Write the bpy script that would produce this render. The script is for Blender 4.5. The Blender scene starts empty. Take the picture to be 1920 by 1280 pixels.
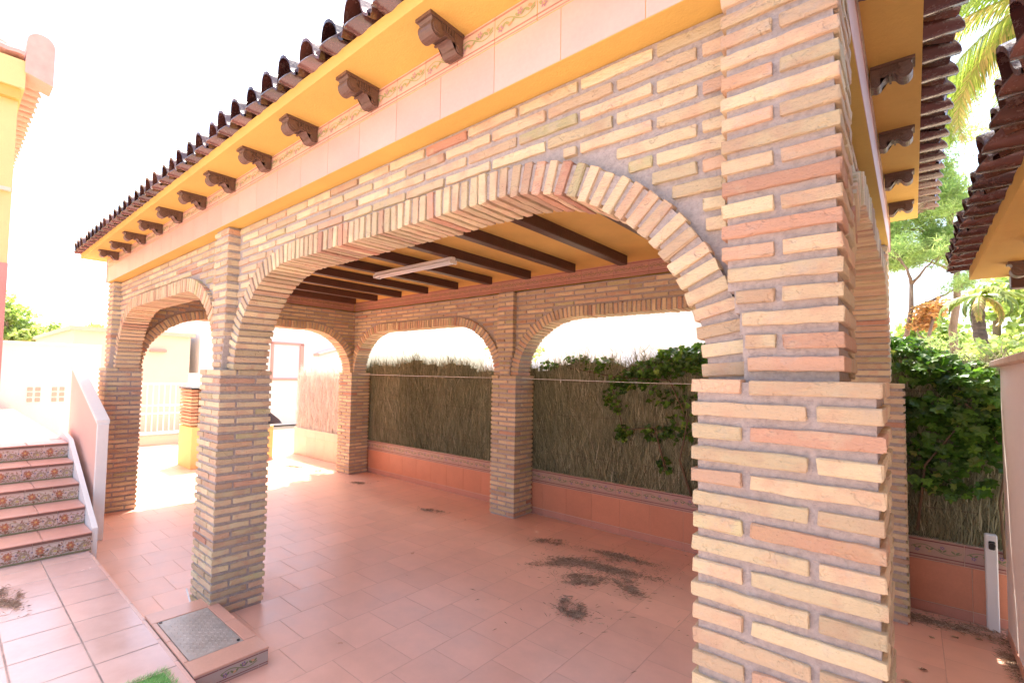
import bpy, math, random
from mathutils import Vector, Matrix
random.seed(7)
S = bpy.context.scene
COL = S.collection
PI = math.pi
# ------------------------------------------------------------------ helpers
class MB:
    def __init__(s):
        s.v = []; s.f = []; s.m = []; s.c = []
    def add(s, vs, fs, mat=0, col=(.5, .5, .5)):
        b = len(s.v)
        s.v.extend([tuple(p) for p in vs]); s.c.extend([col] * len(vs))
        for f in fs:
            s.f.append(tuple(b + i for i in f)); s.m.append(mat)
    def box(s, x0, x1, y0, y1, z0, z1, mat=0, col=(.5, .5, .5), M=None):
        p = [(x, y, z) for z in (z0, z1) for y in (y0, y1) for x in (x0, x1)]
        if M: p = [M(*q) for q in p]
        s.add(p, [(0, 2, 3, 1), (4, 5, 7, 6), (0, 1, 5, 4), (2, 6, 7, 3), (0, 4, 6, 2), (1, 3, 7, 5)], mat, col)
    def cbox(s, x0, x1, y0, y1, z0, z1, ch=.006, mat=0, col=(.5, .5, .5), M=None):
        o = Vector(((x0+x1)/2, (y0+y1)/2, (z0+z1)/2))
        d = (x1-x0, y1-y0, z1-z0)
        k = max(range(3), key=lambda i: d[i])
        ax = [Vector((1, 0, 0)), Vector((0, 1, 0)), Vector((0, 0, 1))]
        a = [ax[(k+1) % 3], ax[(k+2) % 3]]
        s.brick(o, ax[k], a[0], a[1], d[k], d[(k+1) % 3], d[(k+2) % 3], ch, 1, 0, mat, col, M)
    def brick(s, o, L, A, B, l, a, b, ch=.004, nseg=1, jit=.0015, mat=0, col=(.5, .5, .5), M=None):
        vs = []
        ha, hb = a/2, b/2
        pos = [(-l/2, 1), (-l/2+ch, 0)] + [(-l/2+ch+(l-2*ch)*i/nseg, 0) for i in range(1, nseg)] + [(l/2-ch, 0), (l/2, 1)]
        for t, e in pos:
            x, y = (ha-ch, hb-ch) if e else (ha, hb)
            c = ch*.35 if e else ch
            for p, q in ((x, y-c), (x-c, y), (-x+c, y), (-x, y-c), (-x, -y+c), (-x+c, -y), (x-c, -y), (x, -y+c)):
                P = o + L*(t+random.uniform(-jit, jit)) + A*(p+random.uniform(-jit, jit)) + B*(q+random.uniform(-jit, jit))
                vs.append(M(*P) if M else tuple(P))
        n = len(pos); fs = []
        for i in range(n-1):
            for k in range(8):
                fs.append((i*8+k, i*8+(k+1) % 8, (i+1)*8+(k+1) % 8, (i+1)*8+k))
        fs.append(tuple(range(7, -1, -1))); fs.append(tuple((n-1)*8+k for k in range(8)))
        s.add(vs, fs, mat, col)
    def tube(s, pts, r, n=6, mat=0, col=(.5, .5, .5)):
        pts = [Vector(p) for p in pts]
        rs = r if isinstance(r, (list, tuple)) else [r]*len(pts)
        vs = []; prev = None
        for i, p in enumerate(pts):
            d = (pts[min(i+1, len(pts)-1)]-pts[max(i-1, 0)]).normalized()
            up = prev if prev else (Vector((0, 0, 1)) if abs(d.z) < .9 else Vector((1, 0, 0)))
            x = (up-d*up.dot(d)).normalized(); y = d.cross(x); prev = x
            for k in range(n):
                a = 2*PI*k/n
                vs.append(p+(x*math.cos(a)+y*math.sin(a))*rs[i])
        fs = []
        for i in range(len(pts)-1):
            for k in range(n):
                fs.append((i*n+k, i*n+(k+1) % n, (i+1)*n+(k+1) % n, (i+1)*n+k))
        fs.append(tuple(range(n-1, -1, -1))); fs.append(tuple((len(pts)-1)*n+k for k in range(n)))
        s.add(vs, fs, mat, col)
    def prism(s, prof, x0, x1, M, mat=0, col=(.5, .5, .5)):
        n = len(prof)
        vs = [M(x0, a, b) for a, b in prof]+[M(x1, a, b) for a, b in prof]
        fs = [(k, (k+1) % n, n+(k+1) % n, n+k) for k in range(n)]+[tuple(range(n-1, -1, -1)), tuple(range(n, 2*n))]
        s.add(vs, fs, mat, col)
    def build(s, name, mats, parent=None, smooth=False, fix=True):
        me = bpy.data.meshes.new(name)
        me.from_pydata(s.v, [], s.f)
        if not isinstance(mats, (list, tuple)): mats = [mats]
        for m in mats: me.materials.append(m)
        me.polygons.foreach_set('material_index', s.m)
        if smooth: me.polygons.foreach_set('use_smooth', [True]*len(s.f))
        at = me.color_attributes.new('col', 'FLOAT_COLOR', 'POINT')
        at.data.foreach_set('color', [k for c in s.c for k in (c[0], c[1], c[2], 1.0)])
        if fix:
            import bmesh
            bm = bmesh.new(); bm.from_mesh(me); bmesh.ops.recalc_face_normals(bm, faces=bm.faces); bm.to_mesh(me); bm.free()
        o = bpy.data.objects.new(name, me); COL.objects.link(o)
        if parent:
            o.parent = parent
            loc = Vector((0, 0, 0)); q = parent
            while q: loc += q.location; q = q.parent
            o.location = -loc
        return o

def tag(o, label=None, cat=None, group=None, kind=None):
    if label: o['label'] = label
    if cat: o['category'] = cat
    if group: o['group'] = group
    if kind: o['kind'] = kind
    return o
def thing(name, loc, label, cat, group=None):
    o = bpy.data.objects.new(name, None); COL.objects.link(o); o.location = loc
    o.empty_display_size = .1
    return tag(o, label, cat, group)

# ------------------------------------------------------------------ materials
class N:
    def __init__(s, name):
        s.mat = bpy.data.materials.new(name); s.mat.use_nodes = True
        s.t = s.mat.node_tree; s.b = s.t.nodes['Principled BSDF']; s.out = s.t.nodes['Material Output']
        s.pos = s.n('ShaderNodeNewGeometry').outputs['Position']
    def n(s, typ, **k):
        x = s.t.nodes.new(typ)
        for a, b in k.items(): setattr(x, a, b)
        return x
    def l(s, a, b): s.t.links.new(a, b)
    def set(s, sock, v):
        if hasattr(v, 'is_linked') or hasattr(v, 'links'): s.l(v, sock)
        else: sock.default_value = v
    def m(s, op, a, b=0.0, c=None):
        x = s.n('ShaderNodeMath', operation=op)
        s.set(x.inputs[0], a); s.set(x.inputs[1], b)
        if c is not None: s.set(x.inputs[2], c)
        return x.outputs[0]
    def noise(s, scale, detail=4, vec=None, rough=.55, stretch=None):
        x = s.n('ShaderNodeTexNoise'); x.inputs['Scale'].default_value = scale
        x.inputs['Detail'].default_value = detail; x.inputs['Roughness'].default_value = rough
        v = vec or s.pos
        if stretch:
            mp = s.n('ShaderNodeMapping'); mp.inputs['Scale'].default_value = stretch
            s.l(v, mp.inputs['Vector']); v = mp.outputs[0]
        s.l(v, x.inputs['Vector']); return x.outputs['Fac']
    def ramp(s, fac, stops, interp='LINEAR'):
        x = s.n('ShaderNodeValToRGB'); x.color_ramp.interpolation = interp
        e = x.color_ramp.elements
        while len(e) > 1: e.remove(e[-1])
        e[0].position = stops[0][0]; e[0].color = (*stops[0][1], 1)
        for p, c in stops[1:]:
            k = e.new(p); k.color = (*c, 1)
        s.l(fac, x.inputs[0]); return x.outputs[0]
    def mix(s, fac, a, b, typ='MIX'):
        x = s.n('ShaderNodeMix', data_type='RGBA', blend_type=typ)
        s.set(x.inputs[0], fac)
        for i, v in ((6, a), (7, b)):
            if isinstance(v, tuple): x.inputs[i].default_value = (*v, 1) if len(v) == 3 else v
            else: s.l(v, x.inputs[i])
        return x.outputs[2]
    def attr(s):
        x = s.n('ShaderNodeAttribute', attribute_name='col')
        q = s.n('ShaderNodeSeparateColor'); s.l(x.outputs['Color'], q.inputs[0])
        return x.outputs['Color'], q.outputs[0], q.outputs[1], q.outputs[2]
    def scale(s, col, fac):  # colour * scalar
        x = s.n('ShaderNodeVectorMath', operation='SCALE'); s.l(col, x.inputs[0]); s.set(x.inputs['Scale'], fac)
        return x.outputs[0]
    def base(s, c, rough=.6, spec=None, metal=None):
        if isinstance(c, tuple): s.b.inputs['Base Color'].default_value = (*c, 1)
        else: s.l(c, s.b.inputs['Base Color'])
        s.set(s.b.inputs['Roughness'], rough)
        if spec is not None: s.b.inputs['Specular IOR Level'].default_value = spec
        if metal is not None: s.b.inputs['Metallic'].default_value = metal
        return s
    def bump(s, h, dist=.004, strength=1.0):
        x = s.n('ShaderNodeBump'); x.inputs['Distance'].default_value = dist; x.inputs['Strength'].default_value = strength
        s.l(h, x.inputs['Height']); s.l(x.outputs[0], s.b.inputs['Normal']); return s

def simple(name, c, rough=.6, var=.15, sc=6, bump=.0, bsc=40, metal=None, spec=None):
    n = N(name)
    f = n.noise(sc, 5)
    v = n.m('MULTIPLY_ADD', f, var*2, 1-var)
    rgb = n.n('ShaderNodeRGB'); rgb.outputs[0].default_value = (*c, 1)
    n.base(n.scale(rgb.outputs[0], v), rough, spec, metal)
    if bump: n.bump(n.noise(bsc, 6), bump)
    return n.mat

def mk_brick():
    n = N('rustic_brick')
    _, r, g, b = n.attr()
    base = n.ramp(r, [(0, (.70, .575, .36)), (.40, (.72, .59, .37)), (.58, (.69, .53, .34)), (.80, (.66, .49, .32)),
                      (.89, (.63, .41, .28)), (.94, (.60, .30, .20)), (.965, (.60, .54, .31)), (1, (.55, .49, .27))])
    pv = n.n('ShaderNodeVectorMath', operation='ADD')
    cb = n.n('ShaderNodeCombineXYZ'); n.l(b, cb.inputs[0]); n.l(r, cb.inputs[1]); n.l(g, cb.inputs[2])
    sc = n.n('ShaderNodeVectorMath', operation='SCALE'); n.l(cb.outputs[0], sc.inputs[0]); sc.inputs['Scale'].default_value = 37
    n.l(n.pos, pv.inputs[0]); n.l(sc.outputs[0], pv.inputs[1])
    f1 = n.noise(9, 3, pv.outputs[0])
    pat = n.ramp(f1, [(.50, (0, 0, 0)), (.64, (1, 1, 1))])
    c = n.mix(n.m('MULTIPLY', pat, .50), base, (.62, .35, .24))
    f2 = n.noise(14, 3, pv.outputs[0])
    pat2 = n.ramp(f2, [(.56, (0, 0, 0)), (.7, (1, 1, 1))])
    c = n.mix(n.m('MULTIPLY', pat2, .45), c, (.68, .61, .42))
    smear = n.ramp(n.noise(11, 7, rough=.75), [(.55, (0, 0, 0)), (.66, (1, 1, 1))])
    c = n.mix(n.m('MULTIPLY', smear, .30), c, (.50, .45, .42))
    fine = n.noise(160, 5, rough=.7)
    pit = n.ramp(fine, [(.30, (.78, .76, .74)), (.40, (1, 1, 1)), (1, (1.06, 1.06, 1.06))])
    c = n.mix(1.0, c, pit, 'MULTIPLY')
    c = n.scale(c, n.m('MULTIPLY_ADD', g, .36, .80))
    n.base(c, .85)
    st = n.noise(30, 6, pv.outputs[0], .72, (1, 1, 2.6))
    ch = n.ramp(n.noise(24, 3, pv.outputs[0]), [(.34, (0, 0, 0)), (.40, (1, 1, 1))])
    h = n.m('ADD', n.m('ADD', st, n.m('MULTIPLY', n.noise(190, 5, rough=.7), .4)), n.m('MULTIPLY', ch, .35))
    n.bump(h, .011, 1.0)
    return n.mat
def mk_mortar():
    n = N('grey_mortar')
    f = n.noise(60, 6, rough=.7); f2 = n.noise(5, 3)
    c = n.ramp(f, [(.25, (.30, .255, .235)), (.5, (.47, .41, .385)), (.75, (.62, .55, .51))])
    c = n.mix(n.m('MULTIPLY', f2, .5), c, (.46, .40, .38))
    n.base(c, .95); n.bump(n.m('ADD', n.noise(120, 6, rough=.75), n.m('MULTIPLY', n.noise(25, 3), .8)), .008)
    return n.mat
def mk_plaster(name, c, var=.10):
    n = N(name)
    f = n.noise(2.2, 6); f2 = n.noise(30, 6, rough=.7)
    v = n.m('ADD', n.m('MULTIPLY_ADD', f, var*2, 1-var), n.m('MULTIPLY_ADD', f2, .10, -.05))
    rgb = n.n('ShaderNodeRGB'); rgb.outputs[0].default_value = (*c, 1)
    n.base(n.scale(rgb.outputs[0], v), .75)
    n.bump(n.m('ADD', f2, n.m('MULTIPLY', n.noise(140, 4), .5)), .004, .7)
    return n.mat
def mk_floor(name, px, x0, py, y0, tile, grout, gw, rough, var, mot, stag=0.0, dirty=.2):
    n = N(name)
    sp = n.n('ShaderNodeSeparateXYZ'); n.l(n.pos, sp.inputs[0])
    def cell(c, p, o):
        t = n.m('DIVIDE', n.m('SUBTRACT', c, o), p)
        fl = n.m('FLOOR', t); fr = n.m('SUBTRACT', t, fl)
        return fl, n.m('MULTIPLY', n.m('MINIMUM', fr, n.m('SUBTRACT', 1.0, fr)), p)
    wob = n.m('MULTIPLY_ADD', n.noise(25, 2), .003, -.0015)
    cx, dx = cell(sp.outputs[0], px, x0)
    odd = n.m('MODULO', n.m('ABSOLUTE', cx), 2.0)
    cy, dy = cell(n.m('MULTIPLY_ADD', odd, stag, sp.outputs[1]), py, y0)
    d = n.m('ADD', n.m('MINIMUM', dx, dy), wob)
    g = n.m('SMOOTH_MIN', n.m('DIVIDE', d, gw), 1.0, .1)
    g = n.m('MAXIMUM', g, 0.0)
    gm = n.ramp(g, [(.35, (0, 0, 0)), (.9, (1, 1, 1))])
    cc = n.n('ShaderNodeCombineXYZ'); n.l(cx, cc.inputs[0]); n.l(cy, cc.inputs[1])
    wn = n.n('ShaderNodeTexWhiteNoise', noise_dimensions='3D'); n.l(cc.outputs[0], wn.inputs['Vector'])
    sh = n.n('ShaderNodeVectorMath', operation='SCALE'); n.l(cc.outputs[0], sh.inputs[0]); sh.inputs['Scale'].default_value = 5.3
    va = n.n('ShaderNodeVectorMath', operation='ADD'); n.l(n.pos, va.inputs[0]); n.l(sh.outputs[0], va.inputs[1])
    f = n.noise(5.5, 5, va.outputs[0]); f2 = n.noise(45, 5, rough=.7); f3 = n.noise(1.1, 4)
    c = n.ramp(f, [(.3, tuple(k*(1-mot) for k in tile)), (.5, tile), (.72, (min(1, tile[0]*1.05), tile[1]*(1+mot), tile[2]*(1+mot*1.2)))])
    v = n.m('ADD', n.m('MULTIPLY_ADD', wn.outputs[0], var, 1-var/2), n.m('MULTIPLY_ADD', f2, .07, -.035))
    v = n.m('ADD', v, n.m('MULTIPLY_ADD', f3, .24, -.12))
    c = n.scale(c, v)
    # dirt in scattered patches
    dirt = n.ramp(n.noise(2.6, 5, rough=.6), [(.50, (0, 0, 0)), (.72, (1, 1, 1))])
    c = n.mix(n.m('MULTIPLY', dirt, dirty), c, (.36, .23, .17))
    gfade = n.ramp(n.noise(3.1, 6, rough=.7), [(.35, (.25, .25, .25)), (.65, (1, 1, 1))])
    grout = n.mix(gfade, tuple(.55*a+.45*b for a, b in zip(tile, grout)), grout)
    c = n.mix(gm, grout, c)
    r = n.m('ADD', n.m('MULTIPLY_ADD', f, .30, rough-.15), n.m('MULTIPLY_ADD', gm, -.35, .35))
    n.base(c, r)
    h = n.m('ADD', gm, n.m('MULTIPLY', n.noise(8, 4), .12))
    h = n.m('ADD', h, n.m('MULTIPLY', n.noise(60, 3), .02))
    n.bump(h, .0018, .8)
    return n.mat
def mk_painted(name, rough=.3, sat=1.0):
    n = N(name)
    c, r, g, b = n.attr()
    f = n.noise(70, 5, rough=.65); f2 = n.noise(7, 4)
    v = n.m('ADD', n.m('MULTIPLY_ADD', f, .22, .89), n.m('MULTIPLY_ADD', f2, .2, -.10))
    n.base(n.scale(c, v), rough); n.bump(n.noise(35, 3), .001, .5)
    return n.mat
def mk_leaf(name, stops, trans=.35, rough=.45):
    n = N(name)
    _, r, g, b = n.attr()
    c = n.ramp(r, stops); c = n.scale(c, n.m('MULTIPLY_ADD', g, .6, .7))
    n.base(c, rough)
    tr = n.n('ShaderNodeBsdfTranslucent')
    sc = n.n('ShaderNodeVectorMath', operation='MULTIPLY'); n.l(c, sc.inputs[0]); sc.inputs[1].default_value = (1.5, 1.6, .8)
    n.l(sc.outputs[0], tr.inputs[0])
    mx = n.n('ShaderNodeMixShader'); mx.inputs[0].default_value = trans
    n.l(n.b.outputs[0], mx.inputs[1]); n.l(tr.outputs[0], mx.inputs[2]); n.l(mx.outputs[0], n.out.inputs[0])
    return n.mat
def mk_attr(name, stops, rough=.8, bump=0, bsc=60, gain=.5):
    n = N(name); _, r, g, b = n.attr()
    c = n.ramp(r, stops); c = n.scale(c, n.m('MULTIPLY_ADD', g, gain, 1-gain/2))
    n.base(c, rough)
    if bump: n.bump(n.noise(bsc, 5), bump)
    return n.mat
def mk_bark(name, a, b, sc=(1, 1, .25)):
    n = N(name); f = n.noise(14, 6, stretch=sc, rough=.7)
    n.base(n.ramp(f, [(.3, a), (.7, b)]), .95); n.bump(f, .04)
    return n.mat
def mk_glaze():
    n = N('glazed_brown_tile'); _, r, g, b = n.attr()
    c = n.ramp(r, [(0, (.045, .016, .015)), (.5, (.075, .028, .023)), (1, (.125, .050, .036))])
    f = n.noise(18, 5)
    c = n.scale(c, n.m('MULTIPLY', n.m('MULTIPLY_ADD', f, .9, .55), n.m('MULTIPLY_ADD', g, .8, .6)))
    dust = n.ramp(n.noise(26, 7, rough=.75), [(.54, (0, 0, 0)), (.68, (1, 1, 1))])
    c = n.mix(n.m('MULTIPLY', dust, .30), c, (.30, .22, .18))
    n.base(c, n.m('ADD', n.m('MULTIPLY_ADD', n.noise(30, 4), .35, .04), n.m('MULTIPLY', dust, .4)), spec=.8)
    n.bump(n.noise(22, 3), .004, .6)
    return n.mat
BRICK = mk_brick(); MORTAR = mk_mortar()
GOLD = mk_plaster('golden_plaster', (.67, .445, .115), .16); CEIL = mk_plaster('ochre_ceiling_plaster', (.72, .46, .13), .26)
FLOOR_IN = mk_floor('terracotta_floor', .336, -3.537, .336, .172, (.76, .435, .325), (.58, .35, .27), .0036, .34, .10, .06, .168, .13)
FLOOR_OUT = mk_floor('glossy_terracotta_floor', .318, -3.277, .330, -.680, (.63, .43, .38), (.20, .15, .135), .0075, .20, .10, .05)
PAINTED = mk_painted('painted_tile'); PINKT = mk_painted('pink_wall_tile', .38)
GLAZE = mk_glaze()
WOOD = simple('dark_stained_beam', (.075, .028, .022), .42, .35, 9, .003, 30)
CORB = simple('carved_brown_corbel', (.135, .078, .058), .38, .3, 25, .004, 60)
WHITE = mk_plaster('white_render', (.80, .79, .76), .05)
CREAM = mk_plaster('cream_render', (.74, .62, .48), .06)
PINKR = mk_plaster('pink_render', (.74, .50, .42), .06)
REDST = mk_plaster('rough_red_stucco', (.66, .30, .25), .2)
YELR = mk_plaster('yellow_render', (.80, .60, .26), .08)
METW = simple('white_painted_metal', (.80, .80, .79), .35, .05)
METG = None
TRIM = simple('terracotta_trim', (.60, .32, .23), .4, .15, 20, .001)
BLACK = simple('black_plastic', (.02, .02, .02), .35)
BLUEM = simple('dark_blue_metal', (.07, .08, .12), .35, .3)
TERRA = simple('terracotta_roof_clay', (.72, .42, .35), .7, .25, 9, .004)
GLASSW = simple('pale_shutter', (.62, .66, .72), .35, .08)
# ------------------------------------------------------------------ camera
cam = bpy.data.cameras.new('camera'); co = bpy.data.objects.new('camera', cam); COL.objects.link(co)
R_ = Vector((0.7354822, 0.6772498, 0.01996601)); U_ = Vector((0.01817784, -0.0491813, 0.99862444)); F_ = Vector((-0.67730015, 0.73410756, 0.04848291))
mt = Matrix((R_, U_, -F_)).transposed().to_4x4(); mt.translation = (0.04553, -1.33188, 1.71114)
co.matrix_world = mt
cam.sensor_width = 36; cam.lens = 908.47/1920*36; cam.shift_x = 86.36/1920; cam.shift_y = 18.94/1920
cam.clip_start = .05; cam.clip_end = 1500
S.camera = co
# ------------------------------------------------------------------ pergola dimensions
W = .38; X2 = -3.527; X6 = -3.503; X4 = -6.967; D = 3.4146; HC = 1.713; m_ = HC/30; BH = .0348
ZT = 2.757; YW = .12; WT = .195; XW = .128
XA, XB = X4-W, 0.0
def rc():  # random brick tone
    return (random.random(), random.random(), random.random())
def lbox(mb, M, u0, u1, v0, v1, z0, z1, nseg=1, jit=.0016, ch=.0024):
    """one brick in wall coordinates"""
    o = Vector(((u0+u1)/2, (v0+v1)/2, (z0+z1)/2+random.uniform(-.001, .001)))
    if u1-u0 >= v1-v0:
        mb.brick(o, Vector((1, 0, 0)), Vector((0, 1, 0)), Vector((0, 0, 1)), u1-u0, v1-v0, z1-z0, ch, nseg, jit, 1, rc(), M)
    else:
        mb.brick(o, Vector((0, 1, 0)), Vector((0, 0, 1)), Vector((1, 0, 0)), v1-v0, z1-z0, u1-u0, ch, nseg, jit, 1, rc(), M)
IDM = lambda x, y, z: (x, y, z)
SWM = lambda u, v, z: (v, u, z)
AE, BE, RT = .76, .678, .115      # arch corner ellipse, ring thickness
def prof_z(u, j0, j1, e):
    """height of the arch outline (offset e outwards) at u, or None outside"""
    a, b = AE+e, BE+e
    if u <= j0-e or u >= j1+e: return None
    if u < j0+AE: t = (j0+AE-u)/a
    elif u > j1-AE: t = (u-(j1-AE))/a
    else: t = 0
    return HC+b*math.sqrt(max(0, 1-t*t))
def prof_w(z, j0, j1, e):
    a, b = AE+e, BE+e
    if z >= HC+b: return None
    t = max(0, (z-HC)/b)
    w = a*math.sqrt(1-t*t)
    return j0+AE-w, j1-AE+w
pergola = thing('pergola', (-3.6, 1.9, 0), 'long open brick pergola of round-cornered arches under a brown tiled roof', 'pergola')

def pillar(x, y, pier, near=False, base=0):
    """square brick pillar, corner at (x,y); pier = (x0,x1,y0,y1,notch) of the slimmer shaft above"""
    mb = MB(); ns = 6 if near else 1; jt = .0019 if near else .0016
    r = .012
    mb.box(x+r, x+W-r, y+r, y+W-r, base-.01, HC-.006, 0)
    J, Lg, Sh = .018, .247, .115
    for k in range(30):
        z1 = (k+1)*m_; z0 = z1-BH
        if z1 < base: continue
        j = lambda: random.uniform(-.002, .002)
        if k % 2 == 0:
            lbox(mb, IDM, x+j(), x+Lg, y+j(), y+Sh, z0, z1, ns, jt)
            lbox(mb, IDM, x+W-Sh, x+W+j(), y+j(), y+Lg, z0, z1, ns, jt)
            lbox(mb, IDM, x+W-Lg, x+W+j(), y+W-Sh, y+W+j(), z0, z1, 1, jt)
            lbox(mb, IDM, x+j(), x+Sh, y+W-Lg, y+W+j(), z0, z1, 1, jt)
        else:
            lbox(mb, IDM, x+W-Lg, x+W+j(), y+j(), y+Sh, z0, z1, ns, jt)
            lbox(mb, IDM, x+W-Sh, x+W+j(), y+W-Lg, y+W+j(), z0, z1, ns, jt)
            lbox(mb, IDM, x+j(), x+Lg, y+W-Sh, y+W+j(), z0, z1, 1, jt)
            lbox(mb, IDM, x+j(), x+Sh, y+j(), y+Lg, z0, z1, ns, jt)
    x0, x1, y0, y1, nl, nr = pier
    # core of the shaft
    zs = [HC-.01]+[HC+(k+1)*m_ for k in range(18)]+[ZT]
    for a, b in zip(zs[:-1], zs[1:]):
        l, rr = lim(x0+r, x1-r, nl, nr, a, RT-.004)
        mb.box(l, rr, y0+r, y1-r, a, b, 0)
    for k in range(18):
        z1 = HC+(k+1)*m_; z0 = z1-BH
        l, rr = lim(x0, x1, nl, nr, z0)
        if rr-l < .06: continue
        ym = (y0+y1)/2
        if k % 2 == 0:
            lbox(mb, IDM, l, rr, y0, ym-.009, z0, z1, ns, jt); lbox(mb, IDM, l, rr, ym+.009, y1, z0, z1, 1, jt)
        else:
            xm = (x0+x1)/2
            if xm-.008-l > .03: lbox(mb, IDM, l, xm-.008, y0, y1, z0, z1, ns, jt)
            lbox(mb, IDM, max(l, xm+.008), rr, y0, y1, z0, z1, ns, jt)
    return mb.build('pillar', [MORTAR, BRICK], pergola)
def lim(x0, x1, nl, nr, z, e=RT+.006):
    """trim the shaft where an arch ring crosses it (nl/nr: jamb positions)"""
    l, r = x0, x1
    if nr is not None:  # arch lies to the left (smaller x), its right jamb = nr
        w = prof_w(z, nr-3, nr, e)
        if w: l = max(l, w[1])
    if nl is not None:
        w = prof_w(z, nl, nl+3, e)
        if w: r = min(r, w[0])
    return l, r
PO = .04      # shaft face set back from the pillar face
pillar(-W, 0, (-.317, -.065, PO, .34, None, -W), True)
pillar(X2-W, 0, (X2-W/2-.125, X2-W/2+.125, PO, .36, X2, X2-W), True)
pillar(XA, 0, (XA+.065, XA+.315, PO, .34, X4, None))
pillar(-W, D, (-.315, -.078, D+.03, D+.33, None, -W))
pillar(X6-W, D, (X6-W/2-.125, X6-W/2+.125, D+.015, D+.335, X6, X6-W))
pillar(XA, D, (XA+.065, XA+.315, D+.05, D+.33, X4, None))

def arcade(axis, u0, u1, v0, v1, jambs, blocks0, blocks1, near=None, e0=.03, e1=.03):
    M = IDM if axis == 'x' else SWM
    mb = MB(); r = .012
    # core as vertical strips whose feet follow the arches
    us = {u0, u1}
    for j0, j1 in jambs:
        e = .012
        for i in range(25):
            t = i/24*PI/2
            us.add(j0+AE-(AE+e)*math.cos(t)); us.add(j1-AE+(AE+e)*math.cos(t))
    us = sorted(us)
    def foot(u):
        for j0, j1 in jambs:
            z = prof_z(u, j0, j1, .012)
            if z is not None: return z
        return HC-.02
    for a, b in zip(us[:-1], us[1:]):
        if b-a < 1e-5: continue
        za, zb = foot(a+1e-6), foot(b-1e-6)
        vs = [M(a, v0+r, za), M(b, v0+r, zb), M(b, v1-r, zb), M(a, v1-r, za), M(a, v0+r, ZT), M(b, v0+r, ZT), M(b, v1-r, ZT), M(a, v1-r, ZT)]
        mb.add(vs, [(0, 1, 5, 4), (2, 3, 7, 6), (0, 3, 2, 1), (4, 5, 6, 7)], 0)
    mb.add([M(u0, v0+r, HC), M(u0, v1-r, HC), M(u0, v1-r, ZT), M(u0, v0+r, ZT)], [(0, 1, 2, 3)], 0)
    mb.add([M(u1, v0+r, HC), M(u1, v1-r, HC), M(u1, v1-r, ZT), M(u1, v0+r, ZT)], [(0, 1, 2, 3)], 0)
    for face, (va, vb), blocks in ((0, (v0, v0+.08), blocks0), (1, (v1-.08, v1), blocks1)):
        for k in range(18):
            z1 = HC+(k+1)*m_; z0 = z1-BH
            blk = [(a, b) for a, b in blocks]
            for j0, j1 in jambs:
                w = prof_w(z0-.004, j0, j1, RT+.012)
                if w: blk.append(w)
            free = [(u0, u1)]
            for a, b in blk:
                nf = []
                for p, q in free:
                    if b <= p or a >= q: nf.append((p, q))
                    else:
                        if a > p: nf.append((p, a))
                        if b < q: nf.append((b, q))
                free = nf
            P = .262; off = (.131 if k % 2 else 0)+face*.06
            for p, q in free:
                i = math.floor((p-u0-off)/P)
                while u0+off+i*P < q:
                    a = u0+off+i*P+.008; b = a+P-.016
                    a2, b2 = max(a, p+.004), min(b, q-.004); i += 1
                    if b2-a2 < .045: continue
                    nr = near and face == 0 and a2 > near
                    dv = random.uniform(-.003, .003)
                    lbox(mb, M, a2, b2, va+(dv if face == 0 else 0), vb+(dv if face else 0), z0+random.uniform(-.002, .002), z1, 4 if nr else 1, .0019 if nr else .0016)
    wall = mb.build('arcade_wall', [MORTAR, BRICK], pergola)
    for j0, j1 in jambs:
        ar = MB()
        seg = []
        n1 = 60
        for i in range(n1+1):
            t = PI/2*i/n1; seg.append((j0+AE-AE*math.cos(t), HC+BE*math.sin(t), -math.cos(t)/AE, math.sin(t)/BE))
        for i in range(1, 40):
            seg.append((j0+AE+(j1-j0-2*AE)*i/40, HC+BE, 0, 1))
        for i in range(n1+1):
            t = PI/2*(1-i/n1); seg.append((j1-AE+AE*math.cos(t), HC+BE*math.sin(t), math.cos(t)/AE, math.sin(t)/BE))
        L = [0]
        for p, q in zip(seg[:-1], seg[1:]): L.append(L[-1]+math.hypot(q[0]-p[0], q[1]-p[1]))
        for p, q in zip(seg[:-1], seg[1:]):
            ls = []
            for w_ in (p, q):
                l = math.hypot(w_[2], w_[3]); nx, nz = w_[2]/l, w_[3]/l
                for rr in (.013, RT-.006):
                    ls.append((w_[0]+nx*rr, w_[1]+nz*rr))
            vs = [M(a_, v0-e0+.011, b_) for a_, b_ in ls]+[M(a_, v1+e1-.011, b_) for a_, b_ in ls]
            ar.add(vs, [(0, 1, 3, 2), (4, 6, 7, 5), (0, 2, 6, 4), (1, 5, 7, 3)], 1)
        nb = int(round(L[-1]/.0505)); st = L[-1]/nb; kk = 0
        for i in range(nb):
            s_ = (i+.5)*st
            while L[kk+1] < s_: kk += 1
            f = (s_-L[kk])/(L[kk+1]-L[kk]); p, q = seg[kk], seg[kk+1]
            u = p[0]+(q[0]-p[0])*f; z = p[1]+(q[1]-p[1])*f
            nx = p[2]+(q[2]-p[2])*f; nz = p[3]+(q[3]-p[3])*f; l = math.hypot(nx, nz); nx /= l; nz /= l
            an = math.atan2(nz, nx)+random.uniform(-.03, .03); nx, nz = math.cos(an), math.sin(an)
            ro = random.uniform(-.003, .003)
            nr = near and u > near
            x0_ = e0+random.uniform(-.003, .003); x1_ = e1+random.uniform(-.003, .003)
            o = Vector((u+nx*(RT/2+ro), (v0-x0_+v1+x1_)/2, z+nz*(RT/2+ro)))
            ar.brick(o, Vector((0, 1, 0)), Vector((nx, 0, nz)), Vector((-nz, 0, nx)), v1-v0+x0_+x1_, RT+random.uniform(-.004, .004), BH+random.uniform(-.002, .002), .0024, 5 if nr else 1, .0021 if nr else .0016, 0, rc(), M)
        ar.build('arch', [BRICK, MORTAR], wall)
    return wall
i1 = .315
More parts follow.
